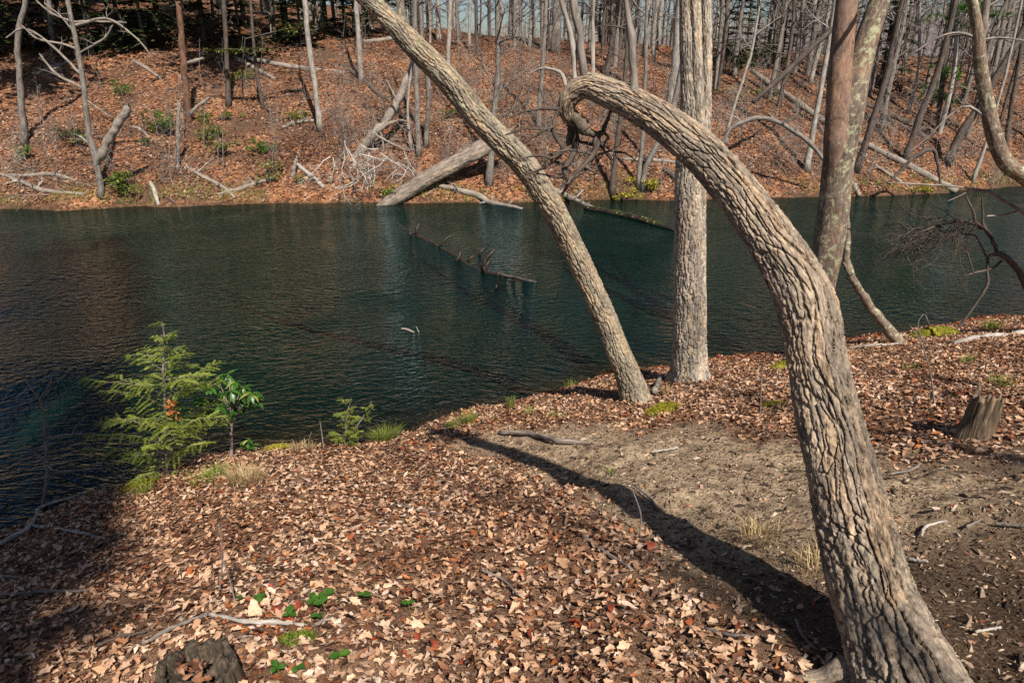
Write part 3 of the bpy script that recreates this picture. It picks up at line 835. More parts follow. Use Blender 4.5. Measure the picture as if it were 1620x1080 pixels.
# ------------------------------------------------------------------ curved saplings on the right
b4 = hit(1421, 543)
Y = b4[1]
rows = [(1424, 548, Y, 19), (1408, 525, Y, 17), (1385, 495, Y, 15), (1362, 462, Y, 13), (1345, 432, Y, 12), (1340, 400, Y + .05, 10), (1340, 350, Y + .1, 8), (1337, 300, Y + .2, 7), (1342, 200, Y + .3, 6), (1350, 60, Y + .3, 5)]
cs = thing("curved_sapling", "thin lichen-speckled sapling curving up from the bank past the forked tree", "tree", b4)
mb = MB(); pxtube(mb, rows, 60, 12, 70); mb.build("trunk", M['bark_lichen'], cs)
mb = MB(); pxtube(mb, [(1344, 425, Y, 5), (1337, 420, Y, 4), (1334, 414, Y, 2)], 6, 6, 71)
mb.build("stub", M['bark_lichen'], cs)

Y = 9.5
rg = np.random.default_rng(8)
rows = [(1760, 420, Y, 26), (1690, 335, Y, 25), (1630, 285, Y, 25), (1592, 258, Y, 24), (1573, 215, Y, 22), (1562, 165, Y, 20), (1552, 110, Y, 19), (1548, 60, Y, 18), (1542, 20, Y, 15), (1535, -20, Y, 13)]
P4 = pxpath(rows)
g0 = np.array([P4[0, 0] + 1.0, P4[0, 1], 0]); g0[2] = hz(g0[0], g0[1]) - .1
P4 = np.vstack([[*g0, P4[0, 3] * 1.3], [*(g0 * .5 + P4[0, :3] * .5), P4[0, 3] * 1.1], P4])
rt = thing("crooked_tree", "crooked lichen-covered tree bending in from beyond the frame over the water", "tree", g0)
mb = MB(); bark_tube(mb, P4, 48, 300, .06, .16, .008, 67, .1); mb.build("trunk", M['bark_lichen'], rt)
mb = MB()
Q = pxtube(mb, [(1551, 80, Y, 12), (1556, 40, Y, 11), (1562, 0, Y, 10), (1570, -150, Y, 6)], 14, 8, 73); limbs(mb, Q[:, :3], Q[:, 3], .3, 7, 1.2, rg, 2, 4)
T4 = extend(P4, 10, rg, .08); Q = spline(T4[len(P4) - 2:], 14); mb.tube(Q[:, :3], Q[:, 3], 8); limbs(mb, Q[:, :3], Q[:, 3], .1, 8, 2.0, rg, 2, 5)
for r_ in ([(1553, 62, Y, 5), (1515, 52, Y, 4), (1478, 62, Y, 3), (1452, 80, Y, 2)], [(1551, 63, Y, 4), (1585, 60, Y, 3), (1625, 65, Y, 2)], [(1566, 190, Y, 5), (1530, 168, Y, 4), (1500, 185, Y, 3), (1470, 215, Y, 2), (1440, 240, Y, 2)]):
    pxtube(mb, r_, 12, 5, 74)
mb.build("crown", M['twig'], rt)

# bare bush hanging over the water
Y = 10.2
bb = thing("bare_bush", "dark bare bush with drooping twigs hanging over the water at the edge", "bush", at(1650, 480, Y))
mb = MB()
stems = [[(1680, 560, Y, 16), (1640, 480, Y, 13), (1618, 440, Y, 11), (1598, 412, Y, 9), (1580, 401, Y, 8), (1566, 404, Y, 5)],
         [(1580, 402, Y, 7), (1568, 375, Y, 6), (1556, 358, Y, 5), (1555, 340, Y, 4), (1553, 310, Y, 2)],
         [(1556, 362, Y, 5), (1543, 350, Y, 4), (1540, 335, Y, 4), (1528, 310, Y, 2)],
         [(1552, 362, Y, 5), (1530, 352, Y, 4), (1495, 354, Y, 4), (1470, 362, Y, 3), (1450, 370, Y, 3), (1433, 387, Y, 2)],
         [(1585, 412, Y, 5), (1570, 424, Y, 4), (1540, 432, Y, 3), (1528, 436, Y, 2)],
         [(1563, 405, Y, 5), (1562, 430, Y, 4), (1562, 450, Y, 5), (1545, 478, Y, 5), (1530, 500, Y, 6), (1519, 515, Y, 6)],
         [(1560, 405, Y, 4), (1550, 385, Y, 3), (1540, 372, Y, 3), (1512, 371, Y, 2)],
         [(1540, 432, Y, 3), (1532, 405, Y, 3), (1525, 388, Y, 2)]]
for i, r_ in enumerate(stems):
    mb = MB(); pxtube(mb, r_, 16, 6, 80 + i); mb.build("stem", M['bark_dark'], bb)
mb = MB()
rg = np.random.default_rng(4)
for i in range(62):
    a_ = rg.uniform(0, 1)
    q = at(1545 - 100 * a_ + rg.normal(0, 6), 356 + 22 * a_ * a_ + rg.normal(0, 8), Y)
    grow(mb, q, [-.55 + rg.normal(0, .5), rg.normal(0, .5), -.5 + rg.normal(0, .45)], rg.uniform(.4, 1.1), .008, 2, rg, -.12, .42, 4, 3)
mb.build("crown", M['twig_dark'], bb)
pb = thing("pale_bough", "long pale bare branch arching in over the water above the dark bush", "branch", at(1640, 350, 9.8))
mb = MB()
for i, r_ in enumerate([[(1690, 400, 9.8, 8), (1640, 352, 9.8, 7), (1600, 325, 9.8, 6), (1565, 304, 9.8, 5), (1535, 299, 9.8, 4), (1500, 294, 9.8, 3), (1405, 289, 9.8, 1.5)], [(1560, 342, 9.8, 2), (1590, 339, 9.8, 3), (1612, 333, 9.8, 3)], [(1535, 299, 9.8, 3), (1524, 307, 9.8, 2), (1500, 318, 9.8, 1)]]):
    mb = MB(); pxtube(mb, r_, 16, 6, 90 + i); mb.build("branch", M['dead_wood'], pb)
#PART3
# ------------------------------------------------------------------ the far bank: trees that can be told apart
def far_tree(name, label, rows, mat, top=15, nb=10, f0=.35, L=3.0, lv=2, kids=4, seed=1, cmat=None, flare=.25, dy=0.0, broken=False, tilt=(.2, .9), group=None, cat="tree"):
    b = hit(rows[0][0], rows[0][1], True)
    rg_ = np.random.default_rng(seed)
    P4 = pxpath([(px, py, b[1] + dy * i, w * .86) for i, (px, py, w) in enumerate(rows)])
    P4[0, :3] = b - [0, 0, .1]
    n0 = len(P4)
    if not broken: P4 = extend(P4, max(top, P4[-1, 2] + 2.5), rg_, .05)
    root = thing(name, label, cat, b, group)
    n = 30 if not broken else 22
    Q = spline(P4, n)
    Q[:, 3] = np.maximum(Q[:, 3], .012)
    Q[:, :3] += rg_.normal(0, .10, (n, 3)) * Q[:, 3:4]
    s = np.concatenate([[0], np.cumsum(np.linalg.norm(np.diff(Q[:, :3], axis=0), axis=1))])
    rad = Q[:, 3] * (1 + flare * np.exp(-s / .25) + .05 * rg_.normal(0, 1, n))
    k = 9
    off = rad[:, None] * .10 * rg_.normal(0, 1, (n, k)) * (1.6 if broken else .6)
    mb = MB(); mb.tube(Q[:, :3], rad, k, cap=True, off=off)
    mb.build("trunk", M[mat], root)
    if nb:
        mb = MB(); limbs(mb, Q[:, :3], Q[:, 3], f0, nb, L, rg_, lv, kids, tilt)
        mb.build("crown", M[cmat or mat], root)
    return root, Q
FT = [
 ("slender grey tree at the picture's edge, standing alone on the left slope", [(38, 228, 13), (31, 120, 11), (28, 55, 10), (41, 0, 9)], 'bark_grey', dict(nb=8, f0=.45, seed=101)),
 ("dark straight trunk between the red snag and a thin dark sapling", [(361, 168, 10), (358, 80, 8), (354, 0, 8)], 'bark_dark', dict(nb=8, f0=.4, seed=103)),
 ("thin dark sapling with flat green sprays beside the dark straight trunk", [(416, 172, 7), (404, 100, 6), (399, 40, 5), (396, 0, 5)], 'bark_dark', dict(nb=5, f0=.5, seed=104)),
 ("pale lit tree rising beside a patch of bare red soil", [(507, 206, 11), (500, 150, 10), (490, 80, 9), (482, 0, 9)], 'bark_white', dict(nb=10, f0=.4, seed=105)),
 ("pale trunk on the slope, alone above the dark diagonal fallen stem", [(571, 128, 11), (568, 70, 9), (563, 0, 8)], 'bark_white', dict(nb=8, f0=.4, seed=106)),
 ("straight grey trunk behind the leaning tree, nearer of a close pair", [(662, 247, 11), (659, 150, 9), (657, 60, 9), (656, 0, 9)], 'bark_grey', dict(nb=9, f0=.4, seed=107)),
 ("slightly crooked grey trunk, right member of a close pair", [(673, 231, 10), (678, 150, 9), (675, 100, 9), (668, 60, 8), (666, 0, 8)], 'bark_grey', dict(nb=9, f0=.4, seed=108)),
 ("thin crooked stem left of the close pair of grey trunks", [(651, 236, 6), (645, 190, 5), (647, 140, 5), (654, 90, 4), (655, 20, 4)], 'bark_white', dict(nb=6, f0=.2, seed=109, L=1.4)),
 ("straight grey tree crossing above the leaning trunk on the upper slope", [(708, 115, 9), (710, 60, 8), (713, 0, 8)], 'bark_white', dict(nb=8, f0=.4, seed=110)),
 ("grey many-branched tree standing over the big fallen log", [(774, 290, 15), (778, 220, 11), (787, 120, 10), (788, 60, 9), (786, 0, 8)], 'bark_grey', dict(nb=20, f0=.12, seed=111, L=3.2, kids=5)),
 ("grey trunk rising left of the bent tree's curled limb", [(852, 202, 10), (855, 143, 9), (862, 50, 8), (864, 0, 8)], 'bark_grey', dict(nb=12, f0=.25, seed=112)),
 ("thick grey trunk at the top of the slope", [(879, 84, 18), (880, 40, 16), (882, 0, 15)], 'bark_grey', dict(nb=8, f0=.4, seed=113, top=18)),
 ("slim trunk rooted at the waterline right of the curled limb", [(968, 309, 12), (973, 250, 9), (982, 180, 8), (990, 110, 8), (996, 0, 7)], 'bark_dark', dict(nb=12, f0=.15, seed=114, L=2.2)),
 ("dark trunk leaning right behind the bent tree's crest", [(957, 128, 11), (966, 80, 10), (977, 20, 9), (981, 0, 9)], 'bark_dark', dict(nb=8, f0=.3, seed=115)),
 ("slender upright stem of a pair rooted by green moss at the shore", [(1009, 295, 10), (1016, 225, 8), (1020, 140, 7), (1022, 60, 7), (1023, 0, 6)], 'bark_grey', dict(nb=9, f0=.3, seed=116)),
 ("stem slanting right from green moss at the shore", [(1016, 299, 11), (1023, 262, 10), (1045, 218, 10), (1070, 150, 9), (1085, 60, 8)], 'bark_grey', dict(nb=8, f0=.4, seed=117)),
 ("wide pale trunk half hidden behind the straight pale tree", [(1059, 190, 22), (1066, 130, 18), (1072, 60, 17), (1076, 0, 16)], 'bark_white', dict(nb=6, f0=.4, seed=118, top=18)),
 ("pale grey tree just left of the forked tree", [(1277, 268, 13), (1286, 210, 10), (1299, 140, 9), (1313, 60, 9), (1322, 0, 8)], 'bark_white', dict(nb=12, f0=.3, seed=119)),
 ("dark trunk leaning right, first past the forked tree", [(1355, 271, 14), (1378, 200, 12), (1399, 130, 11), (1420, 40, 10), (1428, 0, 10)], 'bark_dark', dict(nb=12, f0=.25, seed=120, cmat='twig')),
 ("grey trunk close behind the first dark leaning trunk", [(1394, 203, 11), (1404, 150, 10), (1424, 60, 9), (1436, 0, 8)], 'bark_grey', dict(nb=10, f0=.3, seed=121)),
 ("dark trunk leaning right above the long fallen log", [(1431, 255, 13), (1453, 192, 12), (1477, 133, 11), (1497, 67, 10), (1512, 0, 9)], 'bark_dark', dict(nb=12, f0=.3, seed=122, cmat='twig_dark')),
 ("stout dark trunk slanting up toward the crooked lichen tree", [(1498, 259, 17), (1515, 220, 15), (1546, 174, 13), (1585, 105, 12), (1625, 40, 11)], 'bark_dark', dict(nb=10, f0=.35, seed=123)),
 ("short-looking pale trunk high on the slope left of the forked tree", [(1281, 132, 9), (1293, 90, 8), (1308, 30, 7), (1314, 0, 7)], 'bark_white', dict(nb=8, f0=.3, seed=124)),
 ("thin pale sapling between two dark leaning trunks", [(1436, 178, 6), (1452, 120, 5), (1455, 40, 5), (1455, 0, 4)], 'bark_white', dict(nb=8, f0=.3, seed=125, L=1.6)),
 ("thin pale sapling leaning right beside the straight pale tree", [(1144, 254, 6), (1152, 200, 6), (1186, 92, 5), (1200, 20, 4)], 'bark_white', dict(nb=10, f0=.25, seed=126, L=1.8)),
 ("pale slim stem near the far waterline below the crooked tree", [(1538, 288, 7), (1562, 220, 6), (1590, 120, 5), (1608, 40, 5)], 'bark_white', dict(nb=8, f0=.3, seed=127, L=1.6)),
 ("dark stem behind the crooked tree near the frame's edge", [(1590, 250, 9), (1598, 180, 8), (1612, 100, 7), (1622, 20, 7)], 'bark_dark', dict(nb=10, f0=.3, seed=128)),
 ("weathered grey trunk at the dark top of the left slope", [(86, 78, 11), (80, 30, 10), (77, 0, 9)], 'bark_grey', dict(nb=6, f0=.4, seed=129)),
 ("grey trunk high above the sprawling dead tree", [(172, 62, 9), (170, 30, 8), (168, 0, 8)], 'bark_grey', dict(nb=6, f0=.4, seed=130)),
 ("pair-leaning pale stem high above the dark sapling", [(432, 60, 8), (427, 30, 7), (420, 0, 7)], 'bark_white', dict(nb=6, f0=.4, seed=131)),
 ("pale upright trunk at the top of the slope beside the first branch", [(694, 64, 10), (693, 30, 9), (693, 0, 9)], 'bark_white', dict(nb=6, f0=.4, seed=132)),
 ("slim white trunk at the top of the slope, alone in a gap", [(742, 74, 6), (743, 30, 5), (744, 0, 5)], 'bark_white', dict(nb=6, f0=.4, seed=133, L=1.6)),
 ("dark tree with spreading limbs left of the forked tree, on the upper slope", [(1225, 150, 9), (1232, 100, 8), (1238, 40, 8), (1240, 0, 7)], 'bark_dark', dict(nb=16, f0=.15, seed=134)),
 ("grey tree upslope of the thin pale leaning sapling", [(1160, 120, 10), (1166, 70, 9), (1176, 0, 8)], 'bark_grey', dict(nb=12, f0=.2, seed=135)),
]
for lab, rows, mt, kw in FT:
    kw = dict(kw); kw['L'] = kw.get('L', 2.4); kw['top'] = kw.get('top', 14)
    far_tree("bare_tree", lab, rows, mt, **kw)

# sprawling dead tree at the left shore
root, Q = far_tree("dead_tree", "sprawling dead grey tree with a lichen base at the left waterline", [(160, 308, 13), (155, 270, 12), (150, 240, 15), (141, 215, 11), (137, 180, 10), (126, 95, 9), (107, 0, 8)], 'bark_grey', top=9.5, nb=0, seed=140)
mb = MB(); Yd = Q[0, 1]
for i, r_ in enumerate([[(128, 118, Yd, 5), (85, 75, Yd, 4), (40, 45, Yd, 3), (10, 60, Yd, 2)], [(120, 40, Yd, 5), (170, 30, Yd, 4), (215, 60, Yd, 3), (240, 90, Yd, 1.5)], [(125, 80, Yd, 5), (100, 70, Yd, 4), (60, 62, Yd, 3), (34, 40, Yd, 2)],
                        [(132, 140, Yd, 5), (90, 118, Yd, 4), (70, 95, Yd, 3), (62, 85, Yd, 2)], [(126, 84, Yd, 4), (150, 70, Yd, 4), (168, 58, Yd, 3), (178, 40, Yd, 2)], [(118, 35, Yd, 4), (150, 34, Yd, 4), (200, 36, Yd, 2)],
                        [(115, 35, Yd, 4), (80, 20, Yd, 3), (45, -10, Yd, 2)], [(122, 60, Yd, 3), (100, 30, Yd, 3), (70, 5, Yd, 2)], [(150, 236, Yd, 4), (130, 218, Yd, 3), (122, 215, Yd, 2)], [(136, 158, Yd, 3), (165, 178, Yd, 2), (178, 186, Yd, 1.5)]]):
    mb = MB(); q = pxtube(mb, r_, 14, 5, 140 + i)
    limbs(mb, q[:, :3], q[:, 3], .3, 4, .9, np.random.default_rng(150 + i), 1, 3)
    mb.build("branch", M['dead_wood'], root)
mb = MB(); pxtube(mb, [(152, 262, Yd, 7), (160, 246, Yd - .1, 13), (172, 222, Yd - .1, 13), (190, 192, Yd - .1, 12), (201, 172, Yd - .1, 13), (204, 168, Yd - .1, 5)], 22, 10, 160)
o = mb.build("broken_limb", M['dead_wood'], root); o["label"] = "broken grey limb sticking up to one side"
root, Q = far_tree("snag", "dark red-brown broken snag with peeling bark on the left slope", [(299, 192, 13), (294, 140, 12), (289, 80, 12), (285, 30, 11), (281, 2, 8)], 'bark_red', broken=True, nb=0, seed=141, cat="snag")
mb = MB(); Yd = Q[0, 1]; pxtube(mb, [(296, 100, Yd, 6), (308, 97, Yd, 6), (322, 92, Yd, 4)], 8, 6, 162); mb.build("branch_stub", M['dead_wood'], root); mb = MB(); pxtube(mb, [(302, 178, Yd - .1, 6), (318, 165, Yd - .1, 6), (332, 154, Yd - .1, 4)], 8, 6, 163)
mb.build("branch_stub", M['dead_wood'], root)
far_tree("snag", "short grey weathered post-like snag on the left slope", [(280, 264, 9), (281, 220, 8), (282, 190, 7), (283, 162, 5)], 'dead_wood', broken=True, nb=0, seed=142, cat="snag")
far_tree("snag", "low split grey stub standing by the far shore", [(461, 280, 8), (465, 265, 7), (470, 247, 4)], 'dead_wood', broken=True, nb=0, seed=143, cat="snag")
# dead trunk leaning down to the brush heap
Yl = hit(570, 245, True)[1]
lt = thing("leaning_dead_trunk", "bleached dead trunk leaning down the slope into a brush tangle", "dead tree", hit(570, 245, True))
mb = MB(); pxtube(mb, [(564, 252, Yl, 14), (583, 222, Yl + .1, 14), (607, 197, Yl + .3, 14), (628, 160, Yl + .6, 13), (650, 110, Yl + 1, 11), (662, 78, Yl + 1.2, 9)], 30, 10, 170); mb.build("trunk", M['dead_wood'], lt)
mb = MB()
for i, r_ in enumerate([[(597, 208, Yl, 6), (615, 196, Yl, 5), (634, 190, Yl, 3), (650, 196, Yl, 2)], [(592, 212, Yl, 5), (610, 222, Yl, 4), (630, 232, Yl, 3), (650, 238, Yl, 2)], [(600, 205, Yl, 4), (606, 225, Yl, 3), (607, 240, Yl, 2)], [(628, 160, Yl, 4), (618, 140, Yl, 3), (612, 128, Yl, 2)]]):
    mb = MB(); q = pxtube(mb, r_, 10, 5, 171 + i); limbs(mb, q[:, :3], q[:, 3], .3, 4, .8, np.random.default_rng(i), 1, 4)
    mb.build("branch", M['dead_wood'], lt)
# brush tangle
rg = np.random.default_rng(55)
bt = thing("brush_tangle", "tangle of bleached dead branches drooping to the far waterline", "brush", hit(560, 300, True))
for nm, cen, cnt in (("branch", [(560, 262), (575, 280), (545, 290), (590, 262)], 14), ("branch", [(620, 240), (640, 262), (610, 258)], 9), ("branch", [(540, 236), (520, 242), (575, 240)], 8)):
    for i in range(cnt):
        mb = MB(); px, py = cen[i % len(cen)]
        q = at(px + rg.normal(0, 12), py + rg.normal(0, 6), hit(px, 300, True)[1] + .3 + rg.normal(0, .2))
        grow(mb, q, [rg.normal(0, .8), rg.normal(-.3, .3), rg.normal(-.35, .5)], rg.uniform(.8, 1.7), rg.uniform(.014, .028), 2, rg, -.25, .25, 5, 4)
        mb.build(nm, M['brush'], bt)

# ------------------------------------------------------------------ fallen logs across the lake
def log(label, rows, mat, k=10, n=22, twigs=0, seed=1, name="fallen_log", lift=.5, Y=None, cat="log"):
    out = []
    for px, py, w in rows:
        h_ = hit(px, py, True) if Y is None else at(px, py, Y)
        r_ = .5 * w * project(h_)[2] / 1080
        out.append([h_[0], h_[1], h_[2] + (lift * r_ if Y is None else 0), r_])
    rg_ = np.random.default_rng(seed)
    Q = spline(out, n); Q[:, :3] += rg_.normal(0, .08, (n, 3)) * Q[:, 3:4]
    root = thing(name, label, cat, out[0][:3])
    mb = MB(); mb.tube(Q[:, :3], Q[:, 3], k, cap=True, off=Q[:, 3:4] * .10 * rg_.normal(0, 1, (n, k)))
    mb.build("trunk", M[mat], root)
    if twigs:
        mb = MB(); limbs(mb, Q[:, :3], Q[:, 3], .15, twigs, .9, rg_, 1, 4, (.1, .8)); mb.build("crown", M['twig_bleached' if mat != 'bark_dark' else 'twig_dark'], root)
    return root, Q
bl, Q = log("big weathered fallen log sliding down into the lake below the slope", [(600, 330, 16), (625, 315, 24)], 'log_wood')
for o in list(bl.children): bpy.data.objects.remove(o)
Yb = hit(640, 316, True)[1]
P4 = pxpath([(598, 330, Yb - .5, 12), (618, 318, Yb - .3, 20), (645, 301, Yb, 23), (690, 274, Yb + .35, 24), (735, 250, Yb + .7, 25), (765, 233, Yb + .95, 27), (785, 221, Yb + 1.1, 26)])
mb = MB(); bark_tube(mb, P4, 40, 120, .18, 1.6, .035, 91, 0, .6); mb.build("trunk", M['log_wood'], bl)
mb = MB(); rg = np.random.default_rng(6)
e_ = P4[-1, :3]
for i in range(16):
    d_ = unit([.75 + rg.normal(0, .25), .3 + rg.normal(0, .3), .35 + rg.normal(0, .4)])
    L_ = rg.uniform(.3, .85); q = e_ - d_ * .15 + rg.normal(0, .12, 3)
    mb.tube(np.array([q, q + d_ * L_ * .5 + rg.normal(0, .03, 3), q + d_ * L_]), [.10, .06, .008], 5)
sp = mb.build("splintered_end", M['log_wood'], bl, smooth=False); sp["label"] = "torn reddish splintered end of the log"
log("grey branch reaching from under the big log into the water", [(690, 294, 7), (725, 303, 8), (757, 312, 10), (775, 322, 8), (800, 326, 6), (826, 331, 4)], 'dead_wood', twigs=4, seed=3, name="fallen_branch", cat="branch")
log("pale dead branch lying from the shore into the water under the bent tree", [(868, 300, 8), (895, 314, 8), (925, 328, 7), (936, 331, 5)], 'dead_wood', twigs=9, seed=4, name="fallen_branch", lift=1.2, cat="branch")
mg, Q = log("mossy half-sunk log stretching across the water by the straight tree", [(925, 331, 8), (960, 337, 9), (1000, 346, 10), (1035, 356, 8), (1070, 366, 4)], 'wet_wood', seed=5, name="sunken_log")
rg = np.random.default_rng(9)
mb = MB()
for i in range(110):
    a_ = rg.uniform(.05, .85); q = Q[int(a_ * 21), :3] + rg.normal(0, .06, 3); q[2] = Q[int(a_ * 21), 2] + .05
    d_ = unit(rg.normal(0, 1, 3) + [0, 0, 1.5]) * rg.uniform(.04, .12); s_ = unit(np.cross(d_, rg.normal(0, 1, 3))) * .03
    mb.add([q - s_, q + s_, q + d_], None, [[0, 1, 2]], rnd=rg.uniform(0, 1))
struct(mb.build("moss", M['shrub'], mg, smooth=False), 'stuff')
LG = [
 ("long fallen log slanting down the right slope to the waterline", [(1190, 115, 8), (1240, 150, 9), (1297, 190, 10), (1350, 222, 11), (1400, 247, 11), (1460, 277, 11), (1513, 305, 9)], 'dead_wood', 8),
 ("dark fallen trunk on the right slope above the long log", [(1367, 167, 8), (1420, 190, 9), (1477, 214, 8)], 'bark_dark', 3),
 ("thin pale stick below the long log on the right slope", [(1380, 261, 5), (1415, 283, 6), (1450, 307, 4)], 'dead_wood', 2),
 ("dark fallen trunk further up the right slope", [(1405, 192, 7), (1450, 214, 8), (1500, 232, 6)], 'bark_dark', 2),
 ("grey log lying across the upper left slope behind the pale lit tree", [(390, 94, 7), (440, 104, 8), (490, 112, 8), (545, 118, 7)], 'dead_wood', 2),
 ("second thinner log crossing below it on the left slope", [(372, 92, 5), (400, 108, 7), (435, 126, 5)], 'dead_wood', 2),
 ("low grey log half hidden high on the slope", [(575, 68, 6), (600, 66, 7), (625, 63, 7), (655, 60, 5)], 'dead_wood', 2),
 ("long bleached branch lying along the left waterline", [(0, 276, 6), (35, 290, 7), (70, 303, 7), (135, 309, 5)], 'dead_wood', 5),
 ("crooked bleached branch above the long one at the left waterline", [(5, 279, 5), (45, 279, 6), (85, 277, 6), (118, 286, 4)], 'dead_wood', 4),
 ("fallen grey branch pointing uphill left of centre on the far bank", [(293, 264, 5), (320, 280, 6), (352, 297, 6), (372, 314, 4)], 'dead_wood', 2),
 ("fallen branch meeting it, angled up toward the low stub", [(345, 310, 6), (390, 297, 7), (430, 283, 5)], 'dead_wood', 3),
 ("short pale stick sliding into the water on the left", [(238, 289, 5), (245, 305, 7), (251, 326, 5)], 'twig_bleached', 0),
 ("pale bough lying from the low stub toward the brush tangle", [(470, 262, 6), (495, 282, 7), (512, 298, 6)], 'twig_bleached', 2),
 ("thin grey stick on the left slope near the broken limb", [(205, 200, 4), (222, 206, 5), (236, 219, 4)], 'dead_wood', 0),
 ("dark grey log lying high behind the sprawling dead tree", [(55, 120, 6), (80, 111, 7), (108, 100, 5)], 'bark_grey', 1),
 ("thin log lying above the red snag", [(212, 98, 6), (232, 110, 6), (255, 126, 4)], 'dead_wood', 2),
 ("grey log on the far bank behind the slanting stem", [(985, 253, 5), (1030, 255, 7), (1072, 259, 6)], 'dead_wood', 2),
 ("short dark log by the shore right of the mossy stems", [(1050, 270, 9), (1062, 278, 10), (1072, 288, 8)], 'bark_dark', 0),
 ("pale branch heap lying at the foot of the pale lit tree", [(446, 203, 5), (470, 195, 6), (497, 192, 5)], 'dead_wood', 6),
 ("short pale stub leaning at the waterline by the forked tree", [(1344, 288, 7), (1352, 298, 8), (1359, 311, 6)], 'dead_wood', 0),
]
for i, (lab, rows, mt, tw_) in enumerate(LG): log(lab, rows, mt, twigs=tw_, seed=200 + i)
# dark stem fallen against the slope, arching boughs
for i, (lab, Yx, rws, mt) in enumerate([
 ("dark diagonal stem fallen against the slope above the brush tangle", None, [(540, 104, 6), (575, 128, 7), (608, 158, 5)], 'bark_dark'),
 ("dark slanting bough left of the forked tree", 27.0, [(1190, 163, 6), (1230, 127, 8), (1280, 80, 8), (1320, 43, 6), (1350, 5, 5)], 'bark_dark'),
 ("arched grey bough curving down behind the forked tree", 26.5, [(1136, 243, 5), (1150, 212, 6), (1165, 197, 7), (1213, 187, 7), (1260, 210, 7), (1290, 236, 6), (1308, 262, 5)], 'bark_grey'),
 ("low crooked bough hanging over the waterline right of the forked tree", 26.0, [(1405, 292, 4), (1420, 275, 5), (1445, 250, 6), (1475, 237, 6), (1484, 262, 5), (1488, 295, 3)], 'bark_dark')]):
    log(lab, rws, mt, n=28, twigs=7, seed=230 + i, name="fallen_bough", Y=Yx, cat="branch")

# branches of the drowned tree standing out of the lake
rg = np.random.default_rng(12)
dt = thing("drowned_tree", "drowned tree whose dark branch stubs poke out of the lake", "dead tree", wpx(700, 400))
P = np.array([wpx(600, 345, -.2), wpx(655, 372, -.06), wpx(700, 395, -.045), wpx(735, 416, -.03), wpx(768, 431, -.015), wpx(800, 438, .0)])
mb = MB(); Q = spline(P, 26); Q += rg.normal(0, .015, Q.shape); mb.tube(Q, np.linspace(.13, .04, 26), 9); mb.build("trunk", M['wet_wood'], dt)
def stub(a, b, c, w):
    A, B = wpx(*a, -.08), wpx(*a)
    Yq = B[1]
    mb = MB(); q = pxpath([(*b, Yq, w), (*c, Yq + .1, w * .6)])
    pts = spline(np.vstack([[*A, q[0, 3] * 1.2], [*B, q[0, 3] * 1.1], q]), 10); mb.tube(pts[:, :3] + rg.normal(0, .006, (10, 3)), pts[:, 3], 6)
    return mb
for (a, b, c, w, mt) in [((660, 372), (659, 362), (664, 354), 5, 'wet_wood'), ((650, 373), (649, 368), (646, 364), 4, 'wet_wood'), ((696, 390), (703, 380), (714, 371), 5, 'wet_wood'), ((722, 412), (727, 405), (728, 395), 6, 'wet_wood'), ((740, 413), (746, 407), (752, 403), 5, 'wet_wood'),
                     ((765, 425), (768, 410), (782, 395), 8, 'wet_wood'), ((767, 430), (771, 418), (778, 409), 6, 'wet_wood'), ((768, 432), (765, 422), (762, 430), 4, 'wet_wood'), ((758, 402), (763, 396), (770, 390), 5, 'wet_wood'), ((785, 456), (785, 453), (787, 449), 5, 'wet_wood'), ((788, 436), (789, 431), (791, 426), 6, 'wet_wood')]:
    m_ = stub(a, b, c, w); q_ = m_.V[-1][-12:].mean(0); grow(m_, q_ - [0, 0, .02], [rg.normal(.3, .5), rg.normal(0, .5), .6], rg.uniform(.25, .5), .012, 1, rg, .1, .3, 3, 4); m_.build("branch_stub", M[mt], dt)
mb = MB()
Yq = wpx(830, 445)[1]
for r_ in ([(790, 434, Yq, 8), (820, 440, Yq, 7), (850, 447, Yq, 6), (870, 453, Yq, 4), (893, 464, Yq, 2)], [(815, 440, Yq, 5), (828, 436, Yq, 4), (842, 434, Yq, 2)], [(815, 441, Yq, 5), (806, 450, Yq, 4), (800, 455, Yq, 3)], [(829, 443, Yq, 4), (830, 455, Yq, 3), (836, 461, Yq, 2)], [(856, 449, Yq, 3), (852, 458, Yq, 2)], [(870, 453, Yq, 3), (872, 461, Yq, 2)], [(795, 433, Yq, 5), (793, 436, Yq, 5), (805, 438, Yq, 4)]):
    mb = MB(); pxtube(mb, r_, 10, 6, 240); mb.build("branch", M['wet_wood'], dt)
mb = MB(); Yq = wpx(655, 525)[1]
for r_ in ([(635, 519, Yq, 2.5), (645, 521, Yq, 3), (657, 527, Yq, 3), (664, 532, Yq, 2)], [(664, 531, Yq, 2), (662, 524, Yq, 2), (658, 516, Yq, 1.5)], [(667, 532, Yq, 2), (669, 526, Yq, 1.5)]): pxtube(mb, r_, 8, 5, 241)
tag(mb.build("floating_twig", M['dead_wood']), "small twig breaking the open water surface alone", "twig")

